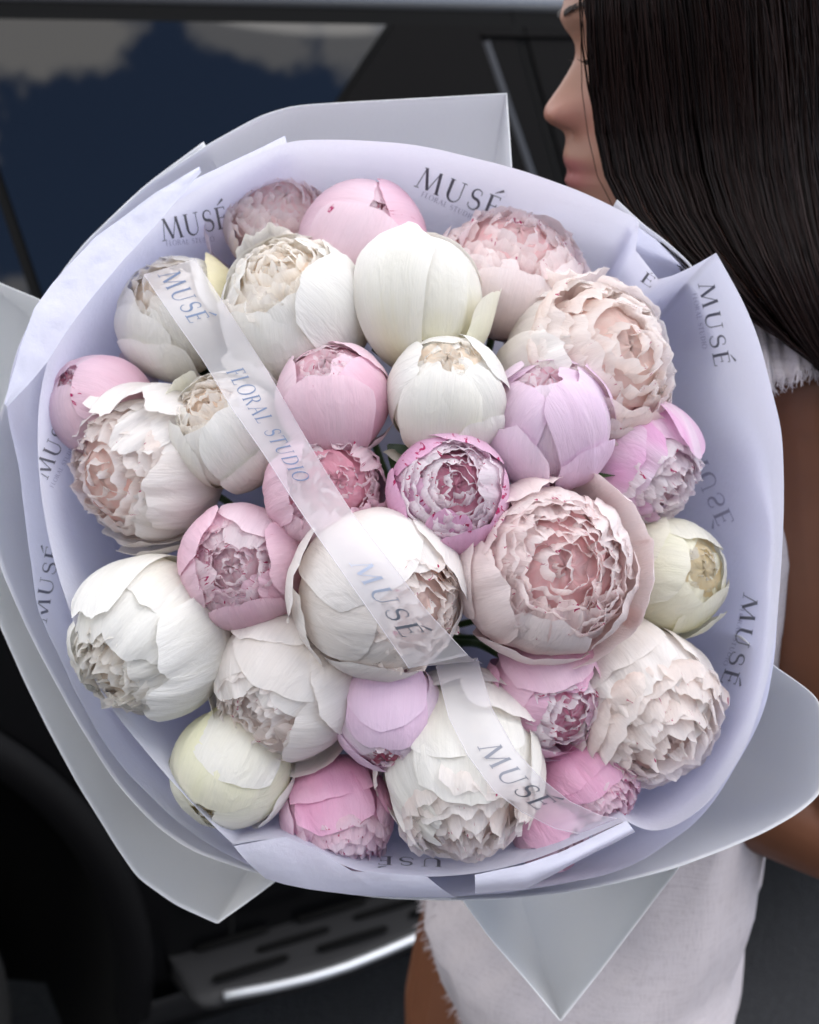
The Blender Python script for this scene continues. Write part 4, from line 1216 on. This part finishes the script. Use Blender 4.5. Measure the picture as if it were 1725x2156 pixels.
Z_eye = at_y(1210, 104, HY).z; Z_tip = zt[236]; Z_base = zt[272]; Z_mouth = zt[361]; Z_chin = zt[460]
# smooth face without the nose
fp = [(-330, 1330), (-240, 1252), (-150, 1212), (-60, 1196), (0, 1192), (40, 1194), (100, 1216), (180, 1224), (260, 1218), (320, 1206), (361, 1211), (400, 1211), (440, 1204), (480, 1216), (515, 1290)]
fz = np.array([at_y(x, y, HY).z for y, x in fp])[::-1]; fx = np.array([at_y(x, y, HY).x for y, x in fp])[::-1]
o_ = np.argsort(fz); fz = fz[o_]; fx = fx[o_]
zs = np.linspace(pz[0], at_y(1400, -440, HY).z + .0, 240)
XC = fx[len(fx) // 2] + .098
V = []
NS = 160
ztop = zs[-1]; zch = pz[0]
for z in zs:
    f0 = float(np.interp(z, fz, fx)); fn = float(np.interp(z, pz, pxx))
    if z > pz[-1]:
        f0 = fn = XC - math.sqrt(max(1 - ((z - pz[-1]) / (ztop - pz[-1])) ** 2, 0)) * (XC - pxx[-1]) 
    t = (z - zch) / (ztop - zch)
    bw = float(np.interp(t, [0, .08, .2, .35, .5, .65, .8, .92, 1], [.030, .048, .058, .066, .071, .073, .068, .045, .004]))
    back = float(np.interp(t, [0, .1, .2, .35, .5, .65, .8, .92, 1], [.0, .04, .062, .078, .090, .094, .086, .058, .004]))
    af = XC - f0
    for k in range(NS):
        a = 2 * PI * k / NS - PI
        c, s = math.cos(a), math.sin(a)
        ex = .80 if c > 0 else 1.0
        x = XC - (af if c > 0 else back) * math.copysign(abs(c) ** ex, c)
        y = HY - bw * math.copysign(abs(s) ** .92, s)
        if c > 0:
            yy = y - HY
            # nose and lips: the traced profile narrows away from the middle plane
            wn_ = float(np.interp(z, [zt[392], zt[361], zt[340], zt[312], zt[279], Z_base + .002, Z_tip, zt[183], zt[124], zt[83], zt[37]], [.024, .026, .024, .016, .012, .0135, .0150, .0120, .0090, .010, .03]))
            dpt = f0 - fn
            x -= dpt * math.exp(-(abs(yy) / wn_) ** 2.4)
            for sg in (-1, 1):
                al = math.exp(-((yy - sg * .0150) / .0062) ** 2 - ((z - (Z_base + .0085)) / .0075) ** 2)
                x -= .0120 * al
                x += .0035 * math.exp(-((yy - sg * .0225) / .0030) ** 2 - ((z - (Z_base + .008)) / .009) ** 2)
                x += .0062 * math.exp(-((yy - sg * .0070) / .0035) ** 2 - ((z - (Z_base + .0005)) / .0030) ** 2)   # nostril
                x += .0105 * math.exp(-((yy - sg * .031) / .016) ** 2 - ((z - Z_eye) / .013) ** 2)                 # socket
                x -= .0075 * math.exp(-((yy - sg * .031) / .011) ** 2 - ((z - Z_eye) / .0075) ** 2)                # closed lid
                x -= .0035 * math.exp(-((yy - sg * .030) / .022) ** 2 - ((z - zt[37]) / .007) ** 2)                # brow
                x -= .0040 * math.exp(-((yy - sg * .045) / .018) ** 2 - ((z - (Z_tip + .012)) / .018) ** 2)        # cheek
                x += .0020 * math.exp(-((yy - sg * .026) / .004) ** 2 - ((z - Z_mouth) / .004) ** 2)
            x += .0025 * math.exp(-(yy / .020) ** 2) * math.exp(-((z - Z_mouth) / .0016) ** 2)
        V.append(Vector((x, y, z)))
nz_ = len(zs)
F = [(j * NS + k, j * NS + (k + 1) % NS, (j + 1) * NS + (k + 1) % NS, (j + 1) * NS + k) for j in range(nz_ - 1) for k in range(NS)]
F += [tuple(range(NS))[::-1], tuple(range((nz_ - 1) * NS, nz_ * NS))]
head = (V, F)
J = lambda x, y, z: Vector((x, y, z))
sh = at_y(1722, 850, .795)
el_ = at_y(1765, 1745, .79)
hand = at(915, 1400, .885)
wr = hand + Vector((.055, .0, -.012))
parts = [head,
  tube(catmull([J(.205, HY + .005, 1.63), J(.212, HY + .008, 1.53), J(.222, .865, 1.45), J(.225, .875, 1.40)], 5), [.050] * 4 + [.049] * 4 + [.050, .052, .055, .058, .064, .075, .085, .09][:8], 28),
  tube(catmull([J(.225, .875, 1.43), J(.215, .88, 1.36), J(.205, .89, 1.25), J(.19, .89, 1.12), J(.165, .885, 1.0), J(.145, .88, .90), J(.14, .88, .80)], 4),
       list(np.interp(np.linspace(0, 1, 25), [0, .1, .25, .4, .55, .75, .9, 1], [.075, .12, .13, .12, .11, .12, .125, .11])), 36, ell=.78),
  # shoulders
  tube(catmull([J(.225, .87, 1.40), J(.235, .83, 1.405), sh + Vector((0, 0, .012)), sh], 4), list(np.linspace(.06, .052, 13)), 24),
  tube(catmull([J(.225, .87, 1.40), J(.215, .96, 1.40), J(.20, 1.03, 1.385)], 4), list(np.linspace(.06, .05, 9)), 24),
  # near arm
  tube(catmull([sh + Vector((-.003, 0, .01)), sh + (el_ - sh) * .35, sh + (el_ - sh) * .7, el_], 5), list(np.interp(np.linspace(0, 1, 16), [0, .2, .5, .8, 1], [.052, .052, .047, .041, .040])), 26),
  tube(catmull([el_, el_ + (wr - el_) * .3, el_ + (wr - el_) * .7, wr, wr + (hand - wr) * .5], 5), list(np.interp(np.linspace(0, 1, 21), [0, .2, .5, .8, 1], [.040, .042, .034, .026, .027])), 26, ell=.9),
  # palm
  tube([wr, wr + (hand - wr) * .4, hand + Vector((.008, .012, 0)), hand + Vector((-.012, .02, 0))], [.024, .030, .033, .026], 20, ell=.6),
  # far arm bent, its hand under the wrap
  tube(catmull([J(.20, 1.03, 1.385), J(.195, 1.05, 1.26), J(.18, 1.05, 1.14)], 5), list(np.interp(np.linspace(0, 1, 11), [0, .4, 1], [.050, .044, .038])), 24),
  tube(catmull([J(.18, 1.05, 1.14), J(.12, 1.0, 1.13), J(.075, .96, 1.13)], 5), list(np.interp(np.linspace(0, 1, 11), [0, .4, 1], [.039, .036, .025])), 24),
  tube([J(.08, .965, 1.13), J(.055, .945, 1.133), J(.03, .925, 1.137)], [.026, .033, .028], 18, ell=.55),
]
# four fingers and a thumb closed round the stems, the far hand relaxed
for k in range(4):
    f0 = hand + Vector((-.008, .018 - .004, .030 - .019 * k))
    L_ = (.92, 1.0, .95, .8)[k]
    parts.append(tube(catmull([f0 + Vector((.012, .012, 0)), f0 + Vector((-.022 * L_, .010, 0)), f0 + Vector((-.040 * L_, -.012, -.003)), f0 + Vector((-.030 * L_, -.034, -.004)), f0 + Vector((-.012 * L_, -.040, -.004))], 4), list(np.linspace(.0098, .0075, 17)), 12))
t0 = hand + Vector((.02, -.012, .02))
parts.append(tube(catmull([t0, t0 + Vector((-.005, -.024, .014)), t0 + Vector((-.022, -.040, .018)), t0 + Vector((-.042, -.044, .012))], 4), list(np.linspace(.013, .009, 13)), 12))
for k in range(4):
    f0 = J(.036, .918 + .003 * k, 1.165 - .017 * k)
    parts.append(tube(catmull([f0, f0 + Vector((-.026, -.016, .002)), f0 + Vector((-.040, -.038, .004)), f0 + Vector((-.036, -.058, .004))], 3), list(np.linspace(.0095, .0072, 10)), 10))
f0 = J(.055, .935, 1.16)
parts.append(tube(catmull([f0, f0 + Vector((-.010, -.022, .018)), f0 + Vector((-.026, -.040, .024))], 4), list(np.linspace(.012, .009, 9)), 10))
# legs and feet
for sgn, xo in ((-1, .0), (1, -.052)):
    hx, hy = .145 + xo, .88 + sgn * .066
    parts.append(tube(catmull([J(hx + .01 * (sgn > 0), hy, .97), J(hx - .012, hy, .82), J(hx - .015, hy, .68), J(hx - .01, hy, .50), J(hx + .005, hy, .30), J(hx + .02, hy, .09)], 4), list(np.interp(np.linspace(0, 1, 21), [0, .2, .4, .6, .72, 1], [.078, .086, .074, .055, .056, .036])), 26))
    parts.append(tube(catmull([J(hx + .045, hy, .045), J(hx, hy, .055), J(hx - .07, hy, .040), J(hx - .15, hy, .028)], 4), list(np.interp(np.linspace(0, 1, 13), [0, .3, .7, 1], [.030, .042, .040, .022])), 18))
V, F = join(parts)
body = mesh_obj('person', V, F, M_skin)
md = body.modifiers.new('merge', 'REMESH'); md.mode = 'VOXEL'; md.voxel_size = .0026; md.use_smooth_shade = True
md2 = body.modifiers.new('soften', 'SMOOTH'); md2.factor = .5; md2.iterations = 3
bpy.context.view_layer.update()
dg = bpy.context.evaluated_depsgraph_get()
bm_ = bpy.data.meshes.new_from_object(body.evaluated_get(dg))
body.modifiers.clear()
body.data = bm_
me = body.data
co = np.empty(len(me.vertices) * 3, np.float32); me.vertices.foreach_get('co', co); co = co.reshape(-1, 3)
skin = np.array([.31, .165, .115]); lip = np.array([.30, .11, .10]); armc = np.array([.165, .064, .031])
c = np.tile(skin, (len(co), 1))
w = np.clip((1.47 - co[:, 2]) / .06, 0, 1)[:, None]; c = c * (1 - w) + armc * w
lx = np.interp(co[:, 2], pz, pxx)
zl = np.interp(co[:, 2], [at_y(1195, y_, HY).z for y_ in (398, 386, 361, 336, 326)], [0, 1, 1, 1, 0]) * np.clip(1.25 - np.abs(co[:, 1] - HY) / .026, 0, 1) * (co[:, 0] < lx + .022)
zl = np.clip(zl * 1.6, 0, 1)[:, None]; c = c * (1 - zl) + lip * zl
bl_ = np.exp(-((co[:, 2] - (Z_base + .008)) / .012) ** 2 - ((co[:, 0] - (lx + .012)) / .018) ** 2)[:, None] * .45 * (np.abs(co[:, 1] - HY) < .05)[:, None]
c = c * (1 - bl_) + np.array([.33, .10, .08]) * bl_
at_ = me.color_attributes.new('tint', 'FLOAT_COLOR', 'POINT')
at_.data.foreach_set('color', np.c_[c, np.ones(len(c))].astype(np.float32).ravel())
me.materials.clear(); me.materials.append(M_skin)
tag(body, 'woman in profile with long straight dark hair and a white top, holding the bouquet', 'person')

# brows and lashes
M_brow = simple('dark_brow_hair', (.02, .012, .010), .7)
M_hair = simple('dark_brown_hair', (.016, .009, .009), .42, spec=.45)
def face_x(y, z):
    o = Vector((XC - .3, y, z)); 
    h = bvb.ray_cast(o, Vector((1, 0, 0)))
    return h[0].x if h[0] is not None else XC - .09
bvb = BVHTree.FromPolygons([tuple(v) for v in co], [tuple(p.vertices) for p in me.polygons])
for sg in (-1, 1):
    P = []
    rng = np.random.RandomState(5)
    for k in range(150):
        t = rng.rand(); y = HY + sg * (.012 + .036 * t); z = zt[37] + .001 + .004 * math.sin(t * 2.6) + rng.uniform(-.0015, .0015)
        x = face_x(y, z) - .0004
        P.append(tube([Vector((x, y, z)), Vector((x - .0006, y + sg * .005, z + .0012)), Vector((x + .0003, y + sg * .009, z + .0008))], [.00022, .0002, .0001], 4, False))
    V, F = join(P); mesh_obj('eyebrow', V, F, M_brow, body)
    P = []
    for k in range(26):
        t = k / 25; y = HY + sg * (.018 + .026 * t); z = Z_eye - .0050 - .003 * math.sin(PI * t)
        x = face_x(y, z) - .0002
        P.append(tube([Vector((x, y, z)), Vector((x - .005, y + sg * .001, z - .0020)), Vector((x - .0085, y + sg * .003, z - .0005))], [.0004, .0003, .0001], 4, False))
    V, F = join(P); mesh_obj('eyelashes', V, F, M_brow, body)

# hair: long straight locks hanging from the crown down the near side of the head
def hair_mat():
    m, nt, b = newmat('dark_brown_hair')
    N, L = nt.nodes, nt.links
    uv = N.new('ShaderNodeUVMap'); uv.uv_map = 'uv'
    oi = N.new('ShaderNodeSeparateXYZ'); L.new(uv.outputs['UV'], oi.inputs[0])
    cr = N.new('ShaderNodeValToRGB')
    cr.color_ramp.elements[0].color = (.004, .0022, .0022, 1); cr.color_ramp.elements[1].color = (.019, .0085, .007, 1)
    L.new(oi.outputs['X'], cr.inputs['Fac']); L.new(cr.outputs['Color'], b.inputs['Base Color'])
    b.inputs['Roughness'].default_value = .42; b.inputs['Specular IOR Level'].default_value = .16
    b.inputs['Anisotropic'].default_value = .3
    return m
M_hair = hair_mat()
Cf = catmull([Vector((x, y, 0)) for x, y in [(1420,-430),(1300,-300),(1256,-120),(1248,0),(1254,120),(1268,250),(1292,370),(1345,470),(1430,555),(1530,640),(1640,705),(1760,770),(1850,850)]], 4)
Cb = catmull([Vector((x, y, 0)) for x, y in [(1520,-440),(1640,-420),(1780,-320),(1850,-150),(1885,0),(1900,200),(1910,350),(1920,500),(1925,650),(1930,800),(1935,950),(1940,1080),(1945,1180)]], 4)
rng = np.random.RandomState(12)
locks = []; uvs = []
NL = 3600
nC = len(Cf)
for k in range(NL):
    q = rng.rand() ** 1.15 - (.03 if rng.rand() < .03 else 0)
    layer = rng.rand()
    ph = rng.uniform(0, 6.28); amp = rng.uniform(0, 9)
    pts = []; rr = []
    stray = rng.rand() < .05
    if q < .36 and rng.rand() < .72 * (.4 + q): continue
    clump = round(q * 17) / 17 if q < .42 else q
    end = nC if q > .36 or rng.rand() < .14 else int(nC * rng.uniform(.40, .72))
    for i in range(0, end, 3):
        s = i / (nC - 1)
        cl = min(max((s - .30) / .3, 0), 1) * .93
        qq = q * (1 - cl) + clump * cl + .02 * math.sin(3 * s + ph) + (.05 * math.sin(5 * s + ph) if stray else 0)
        p = Cf[i].lerp(Cb[i], min(max(qq, -.05), 1.05))
        # distance: the near side of a rounded head, then hanging free
        rnd = .80 + .20 * math.sin(PI * min(max(.08 + .84 * qq, 0), 1)) if qq < .5 else math.sin(PI * min(max(.08 + .84 * qq, 0), 1)) ** .7
        top = max(0, 1 - s * 3.4)
        Y = HY - (.088 * rnd) * (1 - top ** 2 * .92) * (1 - .1 * s) + .020 * layer * (1 - .2 * s) - (.006 if stray else 0)
        k_ = min(max((s - .42) / .3, 0), 1); k_ = k_ * k_ * (3 - 2 * k_)
        Y = Y * (1 - k_) + (.722 + .022 * layer) * k_
        pt = at_y(p.x + amp * math.sin(4 * s + ph), p.y, Y)
        pts.append(pt); rr.append((.00062 if not stray else .0003) * (1.15 - .8 * s ** 2) * (1 if i < end - 3 else .4))
    V, F = tube(pts, rr, 3, False)
    locks.append((V, F)); uvs += [(rng.rand() if False else (k * .618) % 1, s) for _ in V]
V, F = join(locks)
mesh_obj('hair', V, F, M_hair, body, uvs=uvs)
# scalp cap and the mass of hair behind the neck
V = []
nu, nv = 48, 30
cc = Vector((XC + .006, HY + .004, 1.655))
for j in range(nv + 1):
    th = PI * .70 * j / nv
    for i in range(nu):
        a = 2 * PI * i / nu
        d = Vector((math.sin(th) * math.cos(a), math.sin(th) * math.sin(a), math.cos(th)))
        V.append(cc + Vector((d.x * .098, d.y * .080, d.z * .105)))
F = gridfaces(nu, nv, True)
keep = [f for f in F if not any(V[i].x < XC - .035 and V[i].z < 1.72 for i in f)]
mesh_obj('scalp_hair', V, keep, M_hair, body, uvs=[(.3, .5)] * len(V))
V = []
for j in range(25):
    s = j / 24
    z = 1.66 - .34 * s
    for i in range(21):
        a = -.2 + (PI + .4) * i / 20
        x = XC + .015 + .075 * math.sin(a) + .02 * s + .003 * math.sin(7 * a + 3 * s)
        y = HY + .006 + .075 * math.cos(a) * (1 + .15 * s)
        V.append(Vector((x, y, z)))
mesh_obj('back_hair', V, gridfaces(20, 24), M_hair, body, uvs=[((i * .37) % 1, .5) for i in range(len(V))])

# white top with frayed raw edges
def cloth_mat():
    m, nt, b = newmat('white_linen')
    N, L = nt.nodes, nt.links
    tc = N.new('ShaderNodeTexCoord')
    hs = []
    for sc_ in ((900, 900, 60), (60, 60, 1100)):
        mp = N.new('ShaderNodeMapping'); mp.inputs['Scale'].default_value = sc_
        L.new(tc.outputs['Object'], mp.inputs['Vector'])
        n = N.new('ShaderNodeTexNoise'); n.inputs['Scale'].default_value = 1; n.inputs['Detail'].default_value = 3
        L.new(mp.outputs[0], n.inputs['Vector']); hs.append(n)
    ad = N.new('ShaderNodeMath'); ad.operation = 'ADD'
    L.new(hs[0].outputs['Fac'], ad.inputs[0]); L.new(hs[1].outputs['Fac'], ad.inputs[1])
    cr = N.new('ShaderNodeValToRGB')
    cr.color_ramp.elements[0].position = .75; cr.color_ramp.elements[0].color = (.50, .45, .465, 1)
    cr.color_ramp.elements[1].position = 1.2; cr.color_ramp.elements[1].color = (.58, .53, .545, 1)
    L.new(ad.outputs[0], cr.inputs['Fac']); L.new(cr.outputs['Color'], b.inputs['Base Color'])
    b.inputs['Roughness'].default_value = .9; b.inputs['Specular IOR Level'].default_value = .1
    bp = N.new('ShaderNodeBump'); bp.inputs['Strength'].default_value = .5; bp.inputs['Distance'].default_value = .0006
    L.new(ad.outputs[0], bp.inputs['Height']); L.new(bp.outputs['Normal'], b.inputs['Normal'])
    return m
M_cloth = cloth_mat()
def garment():
    # rings down the torso; left (front) and right (back) outline taken at plane y = .86
    lv = [(1560, 1610, 1800), (1700, 1500, 1790), (1900, 885, 1552), (1960, 905, 1552), (2040, 945, 1545), (2156, 985, 1512), (2350, 1040, 1470), (2520, 1060, 1450)]
    rows = []
    zz = np.linspace(1.375, .70, 60)
    tb = []
    for (y, x0, x1) in lv:
        a = at_y(x0, y, .87); b_ = at_y(x1, y, .87)
        tb.append((a.z, a.x, b_.x))
    tb = [(1.38, .16, .27), (1.30, .12, .275), (1.20, .10, .27), (1.10, .09, .265), (1.02, .045, .262)] + tb[2:]
    tb = np.array(tb)[::-1]
    V = []; nseg = 120
    rng = np.random.RandomState(3)
    p = rng.uniform(0, 6.28, 6)
    for j, z in enumerate(zz):
        x0 = np.interp(z, tb[:, 0], tb[:, 1]); x1 = np.interp(z, tb[:, 0], tb[:, 2])
        cx, rx = (x0 + x1) / 2, (x1 - x0) / 2
        ry = float(np.interp(z, [.7, .9, 1.1, 1.3, 1.38], [.180, .172, .130, .13, .10]))
        for i in range(nseg):
            a = 2 * PI * i / nseg
            f = 1 + .022 * math.sin(5 * a + p[0] + 4 * z) + .015 * math.sin(9 * a + p[1] - 9 * z) + .010 * math.sin(14 * a + p[2] + 16 * z) * min(1, j / 20)
            V.append(Vector((cx + rx * f * math.cos(a), .875 + ry * f * math.sin(a) , z + .004 * math.sin(23 * a + j))))
    return V, gridfaces(nseg, 59, True)
gv, gf = garment()
dress = mesh_obj('white_top', gv, gf, M_cloth, body)
# cap over the shoulder with frayed armhole
V = []
n1, n2 = 50, 16
top_ = [at_y(x, y, .790) for t, (x, y) in enumerate([(1550, 600), (1590, 622), (1640, 640), (1690, 655), (1745, 665), (1800, 680), (1860, 700)])]
low_ = [at_y(x, y, .738) for x, y in [(1590, 800), (1625, 818), (1650, 806), (1690, 782), (1735, 800), (1790, 845), (1850, 905)]]
tp = spline([tuple(v) for v in top_], n1); lw = spline([tuple(v) for v in low_], n1)
frays = []
for j in range(n2 + 1):
    t = j / n2
    for i in range(n1):
        a, b_ = Vector(tp[i]), Vector(lw[i])
        bul = math.sin(t * PI * .8) * .012
        V.append(a.lerp(b_, t) + Vector((0, -bul, bul * .5)) + Vector((0, .003 * math.sin(i * .5 + 4 * t) + .002 * math.sin(i * 1.3), (.0014 * math.sin(i * 2.1) + .001 * math.sin(i * 5)) * (t > .9))))
capm = mesh_obj('frayed_armhole', V, gridfaces(n1 - 1, n2), M_cloth, body)
rng = np.random.RandomState(8)
fr = []
for k in range(320):
    i = rng.uniform(0, n1 - 1.01); i0 = int(i); f = i - i0
    b0 = V[n2 * n1 + i0].lerp(V[n2 * n1 + i0 + 1], f)
    L_ = rng.uniform(.003, .009)
    d = Vector((rng.uniform(-.5, .5), rng.uniform(-.5, .2), -1)).normalized()
    fr.append(tube([b0 + Vector((0, 0, .002)), b0 + d * L_ * .5, b0 + d * L_ + Vector((rng.uniform(-.002, .002), 0, .001))], [.0003, .00025, .0001], 4, False))
# frayed front edge of the top at the left of the skirt
for k in range(700):
    z = rng.uniform(.74, 1.02)
    a = PI + rng.uniform(-.25, .25)
    j = (1.375 - z) / (1.375 - .70) * 59; j0 = int(j)
    i = int(a / (2 * PI) * 120) % 120
    b0 = gv[j0 * 120 + i]
    L_ = rng.uniform(.004, .010)
    d = Vector((-1, rng.uniform(-.6, .4), rng.uniform(-.9, .1))).normalized()
    fr.append(tube([b0, b0 + d * L_ * .6, b0 + d * L_ + Vector((0, 0, -.001))], [.00035, .0003, .0001], 4, False))
fv, ff = join(fr)
fo = mesh_obj('loose_threads', fv, ff, M_cloth, body); fo['kind'] = 'stuff'
# thin necklace clasp / strap line on the shoulder is left to the cloth folds
